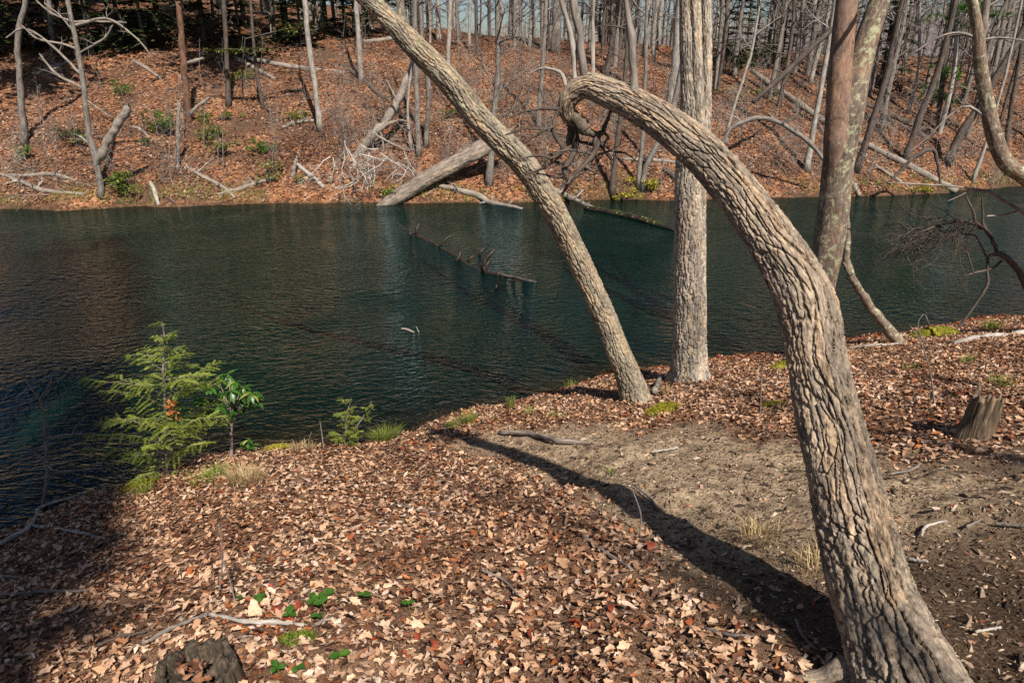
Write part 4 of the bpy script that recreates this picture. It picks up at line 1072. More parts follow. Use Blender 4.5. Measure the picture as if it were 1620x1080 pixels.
# ------------------------------------------------------------------ shrubs on the far bank
def shrub_mesh(rg_, r, h, n, ls, lobes=10):
    ct = rg_.normal(0, .55, (lobes, 3)) * [r, r, 0]; ct[:, 2] = rg_.uniform(.2, 1.0, lobes) * h
    k = rg_.integers(0, lobes, n)
    dv = rg_.normal(0, 1, (n, 3)); dv /= np.linalg.norm(dv, axis=1)[:, None]
    P = ct[k] + dv * (rg_.uniform(.45, 1, n) ** .5)[:, None] * [r * .38, r * .38, h * .24]
    P[:, 2] = np.abs(P[:, 2])
    R_ = rots(rg_, n, .9)
    V = np.array([[0, -.5, 0], [.22, 0, .08], [0, .5, -.06], [-.22, 0, .08]])
    X = P[:, None] + (ls * rg_.uniform(.6, 1.3, n))[:, None, None] * np.einsum('nij,vj->nvi', R_, V)
    T = np.array([[0, 1, 2], [0, 2, 3]])
    mb = MB(); mb.add(X.reshape(-1, 3), None, (T[None] + (np.arange(n) * 4)[:, None, None]).reshape(-1, 3), rnd=np.repeat(rg_.uniform(0, 1, n), 4))
    return mb, ct
def shrub(label, px, py, r, h, mat, n=420, ls=.13, seed=1, name="laurel_shrub", far=True, cat="shrub"):
    b = hit(px, py, far); rg_ = np.random.default_rng(seed)
    root = thing(name, label, cat, b)
    mb, ct = shrub_mesh(rg_, r, h, n, ls)
    mb.V = [v + b for v in mb.V]
    mb.build("foliage", M[mat], root, smooth=False)
    mb = MB()
    for c in ct:
        mb = MB(); mb.tube(spline([b - [0, 0, .05], b + c * [.4, .4, .5], b + c], 6), np.linspace(.016, .005, 6), 4)
        mb.build("stem", M['twig_dark'], root)
    return root
SH = [("bushy green laurel right of the post-like snag, largest on the slope", 335, 222, .62, .95, 'shrub', 700), ("green laurel spreading behind the post-like snag", 268, 212, .5, .85, 'laurel', 520), ("small dark laurel at the foot of that snag", 245, 210, .32, .45, 'shrub', 220),
      ("low green shrub under the bushy laurel", 350, 245, .42, .45, 'shrub', 260), ("round green shrub right of centre-left slope, on its own", 414, 242, .5, .5, 'laurel', 420), ("feathery yellow-green bush at the left waterline", 198, 305, .62, .75, 'shrub', 620),
      ("small dark bush at the foot of the leftmost tree", 38, 256, .32, .55, 'laurel', 260), ("dim bush left of the sprawling dead tree", 105, 220, .5, .4, 'hemlock_dark', 240), ("dim low bush right of the sprawling dead tree's base", 125, 228, .4, .4, 'laurel', 200),
      ("yellow-green wispy bush above the low stub", 430, 288, .35, .7, 'shrub', 260), ("dim laurel on the upper left slope", 197, 150, .6, .55, 'laurel', 300), ("small green tuft-like shrub near thin grey stick", 231, 232, .2, .3, 'laurel', 120),
      ("green shrub near the dark straight trunk's foot", 362, 190, .32, .35, 'shrub', 160), ("dim green shrub on the slope above the thin dark sapling", 385, 128, .6, .45, 'shrub', 260), ("shrub by the pale branch heap", 472, 188, .6, .35, 'shrub', 220),
      ("small green shrub on the slope left of the leaning trunk", 711, 187, .28, .3, 'shrub', 140), ("mossy green clump at the shore by the slanting stem", 1026, 303, .5, .45, 'moss', 420), ("mossy clump at the waterline beside the slim dark trunk", 985, 314, .55, .3, 'moss', 360),
      ("yellow grassy clump at the far waterline below the leaning trunk", 850, 306, .7, .3, 'moss', 320), ("green clump by the brush tangle at the waterline", 615, 312, .4, .3, 'shrub', 200), ("tiny green plant low on the far bank by the pale bough", 474, 292, .2, .3, 'shrub', 110),
      ("green patch at the far waterline beneath the crooked bough", 1462, 304, .5, .25, 'moss', 240), ("dark green shrub at the slope top left of the forked tree", 1215, 105, 1.3, 1.2, 'hemlock_dark', 620), ("dark green shrub mass beside the straight pale tree, upslope", 1150, 110, 1.4, 1.3, 'hemlock_dark', 640),
      ("brown-green low shrub above the arched bough", 1195, 160, .9, .7, 'shrub', 320)]
for i, (lab, px, py, r_, h_, mt, n_) in enumerate(SH): shrub(lab, px, py, r_, h_, mt, n_, .12 if r_ < 1 else .2, 300 + i)
# yellow grass fringe along the far waterline
rg = np.random.default_rng(66)
N = 5200
px = rg.uniform(0, 1620, N); P = np.array([0, 0, 0.])
X = np.interp(px, np.linspace(0, 1620, 60), [hit(q, np.interp(q, [0, 200, 480, 830, 1250, 1620], [328, 326, 319, 317, 310, 292]), True)[0] for q in np.linspace(0, 1620, 60)])
Yf = np.interp(X, FAR[:, 0], FAR[:, 1]) + np.abs(rg.normal(.15, .45, N)); Zf = Hf(X, Yf)
kp = (Zf > 0) & (vnoise(X * .7, Yf * .7, seed=88) > .42)
X, Yf, Zf = X[kp], Yf[kp], Zf[kp]; N = len(X)
h_ = rg.uniform(.08, .26, N); az = rg.uniform(0, 6.28, N)
A = np.stack([X, Yf, Zf], -1); sw = np.stack([np.cos(az), np.sin(az), 0 * az], -1) * .012
tip = A + np.stack([rg.normal(0, .06, N), rg.normal(-.03, .06, N), h_], -1)
V = np.stack([A - sw, A + sw, tip], 1).reshape(-1, 3)
mb = MB(); mb.add(V, None, np.arange(3 * N).reshape(-1, 3), rnd=np.repeat(rg.uniform(.3, 1, N), 3))
gf = struct(mb.build("shore_grass", M['grass'], smooth=False), "stuff"); gf["label"] = "thin yellow-green grass fringe along the far waterline"; gf["category"] = "grass"

# ------------------------------------------------------------------ evergreens and the woods behind
def hemlock_mesh(rg_, h, rad, levels, nb, ns, ls, start=.12):
    tr = MB(); tr.tube(np.array([[0, 0, -.2], [.02, 0, h * .3], [-.03, .02, h * .6], [0, 0, h]]), [h * .014, h * .011, h * .007, .01], 8)
    V, T, Rn = [], [], []
    cr = MB()
    for i in range(levels):
        f = start + (1 - start) * (i + rg_.uniform(0, .8)) / levels
        for j in range(nb):
            az = rg_.uniform(0, 6.283); L = rad * (1 - f) ** .75 * rg_.uniform(.6, 1.15) + .15
            p0 = np.array([0, 0, f * h]); d = np.array([math.cos(az), math.sin(az), 0])
            t = np.linspace(0, 1, 6)[:, None]
            B = p0 + d * L * t + np.array([0, 0, 1]) * (L * (.22 * t - .5 * t * t))
            cr.tube(B, np.linspace(.018, .004, 6), 3)
            sd_ = np.array([-d[1], d[0], 0])
            for q in range(ns):
                tt = (q + rg_.uniform(0, 1)) / ns
                c = p0 + d * L * tt + np.array([0, 0, L * (.22 * tt - .5 * tt * tt)])
                for s_ in (-1, 1):
                    l2 = ls * (1.2 - .6 * tt) * rg_.uniform(.6, 1.3) * (1 if L > .6 else .6)
                    dd = unit(d * .7 + sd_ * s_ * rg_.uniform(.5, 1.1) + [0, 0, rg_.uniform(-.35, .1)])
                    ww = np.cross(dd, [0, 0, 1.]) * l2 * .28
                    V += [c, c + dd * l2 * .55 + ww, c + dd * l2, c + dd * l2 * .5 - ww]
                    Rn += [rg_.uniform(0, 1)] * 4
    V = np.array(V); n = len(V) // 4
    cr.add(V, None, (np.array([[0, 1, 2], [0, 2, 3]])[None] + (np.arange(n) * 4)[:, None, None]).reshape(-1, 3), rnd=np.array(Rn))
    return tr, cr
rg = np.random.default_rng(21)
EV = []
for i in range(3):
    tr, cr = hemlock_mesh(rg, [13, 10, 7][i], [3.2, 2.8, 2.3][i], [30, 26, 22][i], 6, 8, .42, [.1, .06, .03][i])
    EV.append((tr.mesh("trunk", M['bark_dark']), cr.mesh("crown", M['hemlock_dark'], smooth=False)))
REL = []
def put(name, label, cat, group, meshes, x, y, s, rz, sink=.1):
    root = thing(name, label, cat, (x, y, hz(x, y) - sink), group)
    root.rotation_euler = (0, 0, rz); root.scale = (s, s, s)
    for nm, me in zip(("trunk", "crown"), meshes):
        o = bpy.data.objects.new(nm, me); COL.objects.link(o); o.parent = root
    if group:
        mn = meshes[0].materials[0].name
        REL.append((root, 'dark' if 'dark' in mn else 'pale' if 'pale' in mn else 'grey', {'tree': 'bare tree', 'sapling': 'leafless sapling'}[cat] if name != 'hemlock_tree' else 'hilltop hemlock'))
    return root
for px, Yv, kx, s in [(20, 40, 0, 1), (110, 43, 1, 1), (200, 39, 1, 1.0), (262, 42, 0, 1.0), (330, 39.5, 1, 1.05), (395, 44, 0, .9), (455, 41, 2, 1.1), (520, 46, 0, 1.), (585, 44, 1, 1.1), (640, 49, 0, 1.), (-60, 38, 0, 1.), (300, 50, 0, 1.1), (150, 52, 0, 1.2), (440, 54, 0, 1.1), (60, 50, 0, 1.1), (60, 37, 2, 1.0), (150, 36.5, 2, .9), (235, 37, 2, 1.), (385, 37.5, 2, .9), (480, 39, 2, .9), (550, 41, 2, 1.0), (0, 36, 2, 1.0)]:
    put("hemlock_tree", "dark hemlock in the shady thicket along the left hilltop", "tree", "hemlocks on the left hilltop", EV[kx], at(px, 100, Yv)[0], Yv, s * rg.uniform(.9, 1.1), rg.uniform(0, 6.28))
for i, (lab, px, Yv, kx, s) in enumerate([("dim green hemlock behind the straight pale tree's right side", 1165, 41, 2, 1.0), ("dim green hemlock just left of the forked tree, up the hill", 1235, 44, 1, .9), ("dark hemlock behind the forked tree's crown", 1400, 38, 1, 1.05), ("dark conifer seen between the bent tree's shoots", 960, 52, 1, 1.0)]):
    put("hemlock_tree", lab, "tree", None, EV[kx], at(px, 100, Yv)[0], Yv, s, rg.uniform(0, 6.28))

for o in [q for q in bpy.data.objects if q.type == 'EMPTY']:
    if o.name.startswith("bare_tree") and o.get("label", "").startswith(("dark straight trunk between", "slender grey tree at", "weathered grey trunk at", "grey trunk high above")):
        for c in list(o.children):
            if c.name.startswith("crown"): bpy.data.objects.remove(c)
        c = bpy.data.objects.new("crown", EV[1][1]); COL.objects.link(c); c.parent = o; c.location = (0, 0, max(4.0, 8.2 - o.location[2])); c.scale = (1.15, 1.15, .95)  # evergreen crown added above the frame to shade the upper left slope
# green pine boughs on the right
def pine_tufts(mb, cen, n, spread, rg_):
    for i in range(n):
        c = cen + rg_.normal(0, 1, 3) * spread
        for j in range(26):
            d_ = unit(rg_.normal(0, 1, 3) + [0, 0, .5]) * rg_.uniform(.16, .32); s_ = unit(np.cross(d_, rg_.normal(0, 1, 3))) * .022
            mb.add([c - s_, c + s_, c + d_], None, [[0, 1, 2]], rnd=rg_.uniform(0, 1))
b = hit(1484, 205, True)
b = b + np.array([0, 0, 0.])
pt = thing("pine_tree", "young pine with bright green needle tufts near the crooked tree", "tree", b)
P4 = pxpath([(1484, 207, b[1], 9), (1490, 140, b[1], 8), (1500, 60, b[1], 7), (1508, 0, b[1], 6), (1516, -90, b[1], 3)]); P4[0, 2] = b[2] - .1
Q = spline(P4, 20); mb = MB(); mb.tube(Q[:, :3], Q[:, 3], 7); mb.build("trunk", M['bark_dark'], pt)
mb, m2 = MB(), MB(); rg = np.random.default_rng(14)
for px, py, sp, n in [(1508, 22, .42, 16), (1540, 16, .36, 10), (1575, 22, .3, 7), (1498, 108, .32, 9), (1520, 125, .26, 7), (1478, 155, .3, 9), (1505, 158, .2, 5), (1530, 45, .3, 7), (1470, 140, .2, 4), (1520, -60, .5, 14), (1490, -30, .4, 9)]:
    c = at(px, py, b[1] + rg.normal(0, .3)); pine_tufts(mb, c, n, [sp * 1.3, sp, sp * .45], rg)
    j = int(np.argmin(np.abs(Q[:, 2] - c[2] + .4))); m2 = MB(); m2.tube(spline([Q[j, :3], (Q[j, :3] + c) / 2 + [0, 0, .08], c], 6), np.linspace(.03, .01, 6), 5); m2.build("branch", M['twig_dark'], pt)
mb.build("crown", M['pine'], pt, smooth=False)
# hemlock spray on the thin dark sapling
b = hit(416, 172, True); mb = MB(); rg = np.random.default_rng(15)
hs = thing("hemlock_sapling", "flat green hemlock sprays held out between the dark trunks", "sapling", hit(384, 150, True))
for px, py in [(345, 78), (370, 79), (395, 77), (415, 78), (455, 48), (470, 40)]:
    for i in range(60):
        c = at(px + rg.normal(0, 13), py + rg.normal(0, 2.2), b[1] - .4); d_ = np.array([rg.normal(0, 1), rg.normal(0, 1), rg.normal(-.25, .15)]); d_ = unit(d_) * rg.uniform(.12, .26); s_ = np.cross(unit(d_), [0, 0, 1]) * .045
        mb.add([c, c + d_ * .5 + s_, c + d_, c + d_ * .5 - s_], None, [[0, 1, 2], [0, 2, 3]], rnd=rg.uniform(0, 1))
mb.build("foliage", M['shrub'], hs, smooth=False)
mb = MB(); hb = hit(384, 150, True); mb.tube(spline([hb, at(384, 100, b[1] - .4), at(388, 60, b[1] - .4)], 8), np.linspace(.03, .012, 8), 6)
for r_ in ([(385, 79, b[1] - .4, 2.5), (345, 78, b[1] - .4, 1.5)], [(385, 79, b[1] - .4, 2.5), (425, 78, b[1] - .4, 1.5)], [(387, 62, b[1] - .4, 2), (470, 42, b[1] - .4, 1.5)]): q = pxpath(r_); mb.tube(q[:, :3], q[:, 3], 4)
mb.build("stem", M['twig_dark'], hs)

# bare woods behind: six kinds of tree, copied
rg = np.random.default_rng(41)
WT = []
for i in range(8):
    hh = rg.uniform(11, 15); P4 = [[0, 0, -.3, .13], [rg.normal(0, .1), rg.normal(0, .1), hh * .2, .11], [rg.normal(0, .3), rg.normal(0, .3), hh * .5, .085], [rg.normal(0, .5), rg.normal(0, .5), hh * .8, .045], [rg.normal(0, .6), rg.normal(0, .6), hh, .012]]
    Q = spline(P4, 18); sl_ = rg.uniform(.6, 1.1)
    a_ = MB(); a_.tube(Q[:, :3], Q[:, 3] * sl_, 8)
    b_ = MB(); limbs(b_, Q[:, :3], Q[:, 3] * sl_, .10 + .05 * (i % 3), 22, 2.6, rg, 2, 4)
    mt = ['bark_grey', 'bark_white', 'bark_grey', 'bark_dark', 'bark_grey', 'bark_white', 'bark_dark', 'bark_grey'][i]
    WT.append((a_.mesh("trunk", M[mt]), b_.mesh("crown", M['twig' if mt != 'bark_dark' else 'twig_dark'])))
ZN = [(-100, 420, "slim bare tree among the dark evergreens of the left hilltop", "bare trees on the left hilltop", 18), (420, 860, "slim bare tree in the open woods along the middle hilltop", "bare trees on the middle hilltop", 66),
      (860, 1130, "slim bare tree in the woods behind the bent tree's crest", "bare trees behind the bent tree", 54), (1130, 1330, "slim bare tree in the woods between the straight and forked trees", "bare trees between the two big trees", 44), (1330, 1720, "slim bare tree in the leaning woods right of the forked tree", "bare trees on the right slope", 70)]
for a0, a1, lab, grp, cnt in ZN:
    for i in range(cnt):
        Yv = 33 + 33 * rg.uniform(0, 1) ** 1.1 if a0 > 1100 else 36 + 32 * rg.uniform(0, 1)
        x_ = at(rg.uniform(a0, a1), 90, Yv)[0]
        put("bare_tree", lab, "tree", grp, WT[int(rg.integers(0, 8))], x_, Yv, rg.uniform(.7, 1.15), rg.uniform(0, 6.28))
# thin undergrowth saplings on the slope
SPL = []
for i in range(8):
    a_ = MB(); h_ = rg.uniform(1.6, 4.2)
    P = np.cumsum(np.vstack([[0, 0, -.1], np.hstack([rg.normal(0, .07, (8, 2)), np.full((8, 1), h_ / 8)])]), 0); a_.tube(P, np.linspace(.018, .005, 9), 5)
    b_ = MB(); limbs(b_, P, np.linspace(.018, .005, 9), .08, 13, 1.15, rg, 2, 4, (.0, 1.0))
    SPL.append((a_.mesh("trunk", M['twig']), b_.mesh("crown", M['twig' if i % 2 else 'twig_bleached'])))
for a0, a1, lab, grp, cnt in [(0, 540, "thin leafless sapling on the left part of the far slope", "saplings on the left slope", 36), (540, 900, "thin leafless sapling on the middle of the far slope", "saplings on the middle slope", 80), (900, 1140, "thin leafless sapling on the slope behind the bent tree", "saplings behind the bent tree", 50), (1140, 1620, "thin leafless sapling on the right part of the far slope", "saplings on the right slope", 90)]:
    for i in range(cnt):
        q = hit(rg.uniform(a0, a1), rg.uniform(115, 300), True)
        put("bare_sapling", lab, "sapling", grp, SPL[int(rg.integers(0, 8))], q[0], q[1], rg.uniform(.6, 1.3), rg.uniform(0, 6.28), .02)
# dead twigs strewn on the slope
DT = []
for i in range(5):
    b_ = MB(); L_ = rg.uniform(.8, 1.8)
    grow(b_, [0, 0, .03], [1, .1, .12], L_, .018, 1, rg, .05, .2, 4, 5)
    DT.append(b_.mesh("fallen_twig", M['dead_wood' if i % 2 else 'twig']))
for a0, a1, lab, grp, cnt in [(0, 540, "thin dead twig lying in russet leaves on the left slope", "dead twigs on the left slope", 30), (540, 1080, "thin dead twig lying in russet leaves on the middle slope", "dead twigs on the middle slope", 40), (1080, 1620, "thin dead twig lying in russet leaves on the right slope", "dead twigs on the right slope", 40)]:
    for i in range(cnt):
        q = hit(rg.uniform(a0, a1), rg.uniform(110, 312), True)
        o = bpy.data.objects.new("fallen_twig", DT[int(rg.integers(0, 5))]); COL.objects.link(o)
        o.location = [float(v) for v in q]; o.rotation_euler = (rg.normal(0, .15), rg.normal(0, .25), rg.uniform(0, 6.28)); s_ = float(rg.uniform(.6, 1.4)); o.scale = (s_, s_, s_)
        tag(o, lab, "twig", grp); REL.append((o, "thin", "dead twig"))
# far woods on the ridge
N = 5200
x = rg.uniform(-260, 420, N); y = rg.uniform(140, 262, N); z = ridge_h(x, y)
h_ = rg.uniform(4, 9, N); w_ = rg.uniform(.06, .22, N)
B = np.stack([x, y, z - .3], -1); ln = np.stack([rg.normal(0, .5, N), 0 * x, h_], -1); sx = np.stack([w_, 0 * w_, 0 * w_], -1); sy = np.stack([0 * w_, w_, 0 * w_], -1)
V = [np.stack([B - sx, B + sx, B + ln], 1), np.stack([B - sy, B + sy, B + ln], 1)]
for k_ in range(5):
    f_ = rg.uniform(.3, .8, N)[:, None]; p_ = B + ln * f_; d_ = np.stack([rg.normal(0, 1.6, N), rg.normal(0, 1.0, N), rg.uniform(1, 2.6, N)], -1)
    V.append(np.stack([p_ - sx * .5, p_ + sx * .5, p_ + d_], 1))
V = np.concatenate(V).reshape(-1, 3)
mb = MB(); mb.add(V, None, np.arange(len(V)).reshape(-1, 3))
rw = struct(mb.build("ridge_woods", M['bark_grey'], smooth=False), "stuff"); rw["label"] = "bare grey woods covering the distant ridge"; rw["category"] = "woods"
# single out each of the repeated trees, saplings and twigs by its neighbour
ANCH = [(30, "the leftmost slender tree"), (125, "the sprawling dead tree"), (290, "the red-brown snag"), (358, "the dark straight trunk"), (493, "the pale lit tree"), (665, "the close pair of trunks"), (787, "the many-branched grey tree"), (880, "the thick hilltop trunk"), (1000, "the bent tree's rear shoot"), (1097, "the straight pale tree"), (1335, "the forked tree"), (1497, "the young pine"), (1556, "the crooked lichen tree")]
ORD = ["nearest", "second", "third", "fourth", "fifth", "sixth", "seventh", "eighth", "ninth", "tenth", "eleventh", "twelfth", "thirteenth", "fourteenth", "fifteenth", "sixteenth", "seventeenth", "eighteenth", "nineteenth", "twentieth", "twenty-first", "twenty-second", "twenty-third", "twenty-fourth", "twenty-fifth", "twenty-sixth", "twenty-seventh", "twenty-eighth"]
BY = {}
for o, tone, noun in REL:
    px = float(project(np.array(o.location))[0])
    a = min(ANCH, key=lambda q: abs(q[0] - px))
    BY.setdefault((a, px < a[0], tone, noun), []).append((abs(px - a[0]), o))
for ((ax, an), lf, tone, noun), L in BY.items():
    L.sort(key=lambda q: q[0])
    for i, (d_, o) in enumerate(L):
        o["label"] = f"{tone} {noun}, {ORD[min(i, 27)]} to the {'left' if lf else 'right'} of {an}"
# ------------------------------------------------------------------ near plants
def young_hemlock(name, label, rows, nbr, Lmax, seed, prof, needle=.022):
    b = hit(rows[0][0], rows[0][1]); rg_ = np.random.default_rng(seed)
    P4 = pxpath([(px, py, b[1] - .02 * i, w) for i, (px, py, w) in enumerate(rows)]); P4[0, 2] = b[2] - .05
    root = thing(name, label, "sapling", b)
    Q = spline(P4, 26); mb = MB(); mb.tube(Q[:, :3], np.maximum(Q[:, 3], .002), 7); mb.build("trunk", M['twig'], root)
    cr = MB(); V, Rn = [], []
    for i in range(nbr):
        f = .04 + .94 * (i + rg_.uniform(0, 1)) / nbr
        a = min(int(f * 25), 24); p0 = Q[a, :3]
        az = i * 2.4 + rg_.normal(0, .35); L = Lmax * prof(f) * rg_.uniform(.7, 1.15)
        d = np.array([math.cos(az), math.sin(az), 0]); up = rg_.uniform(.45, .95)
        n = 8; t = np.linspace(0, 1, n)[:, None]
        B = p0 + d * L * t + np.array([0, 0, 1]) * (L * (up * t - .38 * t * t)) + np.cumsum(rg_.normal(0, .012, (n, 3)), 0)
        br = MB(); br.tube(B, np.linspace(.0048, .0012, n), 4); br.build("branch", M['twig'], root)
        sd_ = np.array([-d[1], d[0], 0]); nb2 = int(6 + 20 * L / Lmax)
        for q in range(nb2):
            tt = .12 + .88 * (q + rg_.uniform(0, .9)) / nb2; k_ = min(int(tt * (n - 1)), n - 2); u_ = tt * (n - 1) - k_
            c = B[k_] * (1 - u_) + B[k_ + 1] * u_
            s_ = 1 if q % 2 else -1
            l2 = (.06 + .26 * L * (1 - tt) ** .6) * rg_.uniform(.6, 1.2)
            dd = unit(d * rg_.uniform(.6, 1.1) + sd_ * s_ + [0, 0, rg_.uniform(-.15, .4)])
            m_ = max(4, int(l2 / .0085)); tone = np.clip(rg_.normal(.5, .2), 0, 1)
            cr.tube(np.array([c, c + dd * l2 * .5 + [0, 0, -.004], c + dd * l2 + [0, 0, -.02 * l2 / .1]]), [.0016, .0012, .0006], 3)
            pp = np.cross(dd, unit(rg_.normal(0, .25, 3) + [0, 0, 1.]))
            for j in range(m_):
                e = c + dd * l2 * (j + .5) / m_ + [0, 0, -.02 * l2 / .1 * (j / m_) ** 2]
                for s2 in (-1, 1):
                    nd = unit(pp * s2 + dd * .45 + rg_.normal(0, .18, 3)) * needle * rg_.uniform(.7, 1.2)
                    w_ = dd * .0045
                    V += [e - w_, e + w_, e + nd]; Rn += [np.clip(tone + rg_.normal(0, .15), 0, 1)] * 3
    cr.add(np.array(V), None, np.arange(len(V)).reshape(-1, 3), rnd=np.array(Rn))
    cr.build("foliage", M['hemlock'], root, smooth=False)
    return root
young_hemlock("hemlock_sapling", "bright green young hemlock on the bank edge with orange leaves caught in it", [(264, 752, 6), (262, 690, 5), (261, 640, 4), (258, 580, 3), (261, 540, 3), (256, 508, 1.5)], 52, .80, 5, lambda f: float(np.interp(f, [0, .12, .3, .55, .72, .85, 1], [.5, .95, 1.0, .85, .45, .24, .08])))
young_hemlock("hemlock_seedling", "small two-stemmed green conifer seedling at the bank edge, taller stem", [(545, 706, 4), (547, 680, 3), (549, 655, 2), (556, 630, 1)], 16, .20, 6, lambda f: 1.0 - .75 * f, .013)
young_hemlock("hemlock_seedling", "thin green conifer shoot slanting right beside the two-stemmed seedling", [(551, 706, 4), (562, 680, 3), (577, 655, 2), (588, 634, 1)], 14, .14, 7, lambda f: 1.0 - .7 * f, .012)
# orange leaves caught in the hemlock
hb = hit(264, 752)
rg = np.random.default_rng(17)
oc = thing("dry_leaf_cluster", "cluster of curled orange leaves caught in the green hemlock sapling", "leaves", at(273, 648, hb[1] - .3))
for i in range(12):
    V, Q_ = leaf_template(rg, 6, True)
    R_ = rots(rg, 1, 1.1)[0]
    b_ = MB(); b_.add((V @ R_.T) * rg.uniform(.06, .085) + at(274 + rg.normal(0, 7), 644 + rg.normal(0, 10), hb[1] - .32 + rg.normal(0, .03)), Q_, rnd=rg.uniform(0, 1)); b_.build("leaf", M['leaf_orange'], oc)

def ell_leaf(L, w, rg_, droop=.25):
    t = np.linspace(0, 1, 6); ww = w * np.sin(np.pi * np.clip(t, .02, .98)) ** .8
    z = -droop * L * t * t
    mid = np.stack([0 * t, t * L, z], -1)
    lf = np.stack([-ww, t * L, z + .25 * ww], -1); rt_ = np.stack([ww, t * L, z + .25 * ww], -1)
    i = np.arange(5)
    return np.concatenate([lf, mid, rt_]), np.concatenate([np.stack([i, i + 6, i + 7, i + 1], -1), np.stack([i + 6, i + 12, i + 13, i + 7], -1)])
rg = np.random.default_rng(23)
LM = []
for k in range(10):
    V, Q_ = ell_leaf(1.0, .20, rg, rg.uniform(.1, .6)); b_ = MB(); b_.add(V, Q_, rnd=rg.uniform(0, .85) if k else 1.0); LM.append(b_.mesh("leaf", M['laurel']))
def whorl(root, c, n, L, rg_, pitch=(-.5, .5)):
    o0 = np.array(root.location)
    for j in range(n):
        az = j * 2 * math.pi / n + rg_.normal(0, .25); pt_ = rg_.uniform(*pitch)
        y_ = np.array([math.cos(az) * math.cos(pt_), math.sin(az) * math.cos(pt_), math.sin(pt_)]); x_ = unit(np.cross(y_, [0, 0, 1.])); z_ = np.cross(x_, y_)
        A = np.eye(4); A[:3, :3] = np.stack([x_, y_, z_], -1) * L * rg_.uniform(.75, 1.2); A[:3, 3] = c - o0
        o = bpy.data.objects.new("leaf", LM[int(rg_.integers(0, 10))]); o.matrix_world = Matrix(A.tolist()); COL.objects.link(o); o.parent = root
b = hit(366, 722); Y = b[1]
rh = thing("rhododendron_bush", "small rhododendron with glossy whorled leaves right of the hemlock sapling", "bush", b)
mb = MB(); pxtube(mb, [(366, 724, Y, 6), (366, 690, Y, 5), (366, 665, Y, 5), (365, 640, Y, 4)], 14, 7, 300); mb.build("stem", M['twig'], rh)
for i, (px, py) in enumerate([(360, 592), (344, 600), (330, 612), (372, 604), (386, 612), (398, 622), (314, 630), (334, 634), (350, 622), (366, 618), (380, 632), (392, 640), (346, 642), (322, 648), (404, 632), (372, 646)]):
    c = at(px, py, Y + rg.normal(0, .14)); f = at(366, rg.uniform(640, 672), Y)
    mb = MB(); mb.tube(spline([f, (f + c) / 2 + rg.normal(0, .02, 3), c], 7), np.linspace(.008, .003, 7), 5); mb.build("branch", M['twig'], rh)
    whorl(rh, c, 10, .125, rg, (-.9, .35))
b = hit(392, 716); ls_ = thing("laurel_seedling", "tiny glossy-leaved seedling at the foot of the rhododendron", "seedling", b)
for px, py in ((388, 702), (398, 704), (392, 696)):
    c = at(px, py, b[1]); mb = MB(); mb.tube(np.array([b, (b + c) / 2 + [.01, 0, 0], c]), [.004, .003, .002], 5); mb.build("stem", M['twig'], ls_); whorl(ls_, c, 7, .09, rg, (-.5, .4))

# bare sapling at the left edge of the bank
b = hit(70, 800); Y = b[1]
bs = thing("bare_sapling", "thin crooked leafless sapling against dark water at the left bank edge", "sapling", b)
mb = MB(); pxtube(mb, [(68, 800, Y, 6), (75, 743, Y, 6), (72, 687, Y, 5), (67, 647, Y, 4), (63, 630, Y, 4)], 24, 7, 310); mb.build("trunk", M['twig'], bs)
for i, r_ in enumerate([[(63, 632, Y, 3.5), (47, 610, Y, 3), (30, 588, Y, 2)], [(63, 632, Y, 3.5), (80, 607, Y, 3), (82, 593, Y, 2.5), (93, 588, Y, 1.5)], [(67, 647, Y, 3), (87, 637, Y, 2.5), (95, 625, Y, 1.5)], [(72, 687, Y, 3), (65, 673, Y, 2.5), (77, 662, Y, 1.5)], [(73, 692, Y, 3.5), (110, 687, Y - .1, 3), (153, 685, Y - .2, 1.5)],
                        [(115, 686, Y - .1, 2), (120, 675, Y - .1, 2), (137, 657, Y - .1, 1.5)], [(72, 730, Y, 4), (47, 710, Y, 3), (28, 697, Y, 2)], [(74, 735, Y, 4), (93, 745, Y - .1, 3), (167, 740, Y - .2, 2)], [(37, 600, Y, 2), (42, 588, Y, 1.5), (45, 584, Y, 1)]]):
    mb = MB(); pxtube(mb, r_, 12, 5, 311 + i); mb.build("branch", M['twig'], bs)

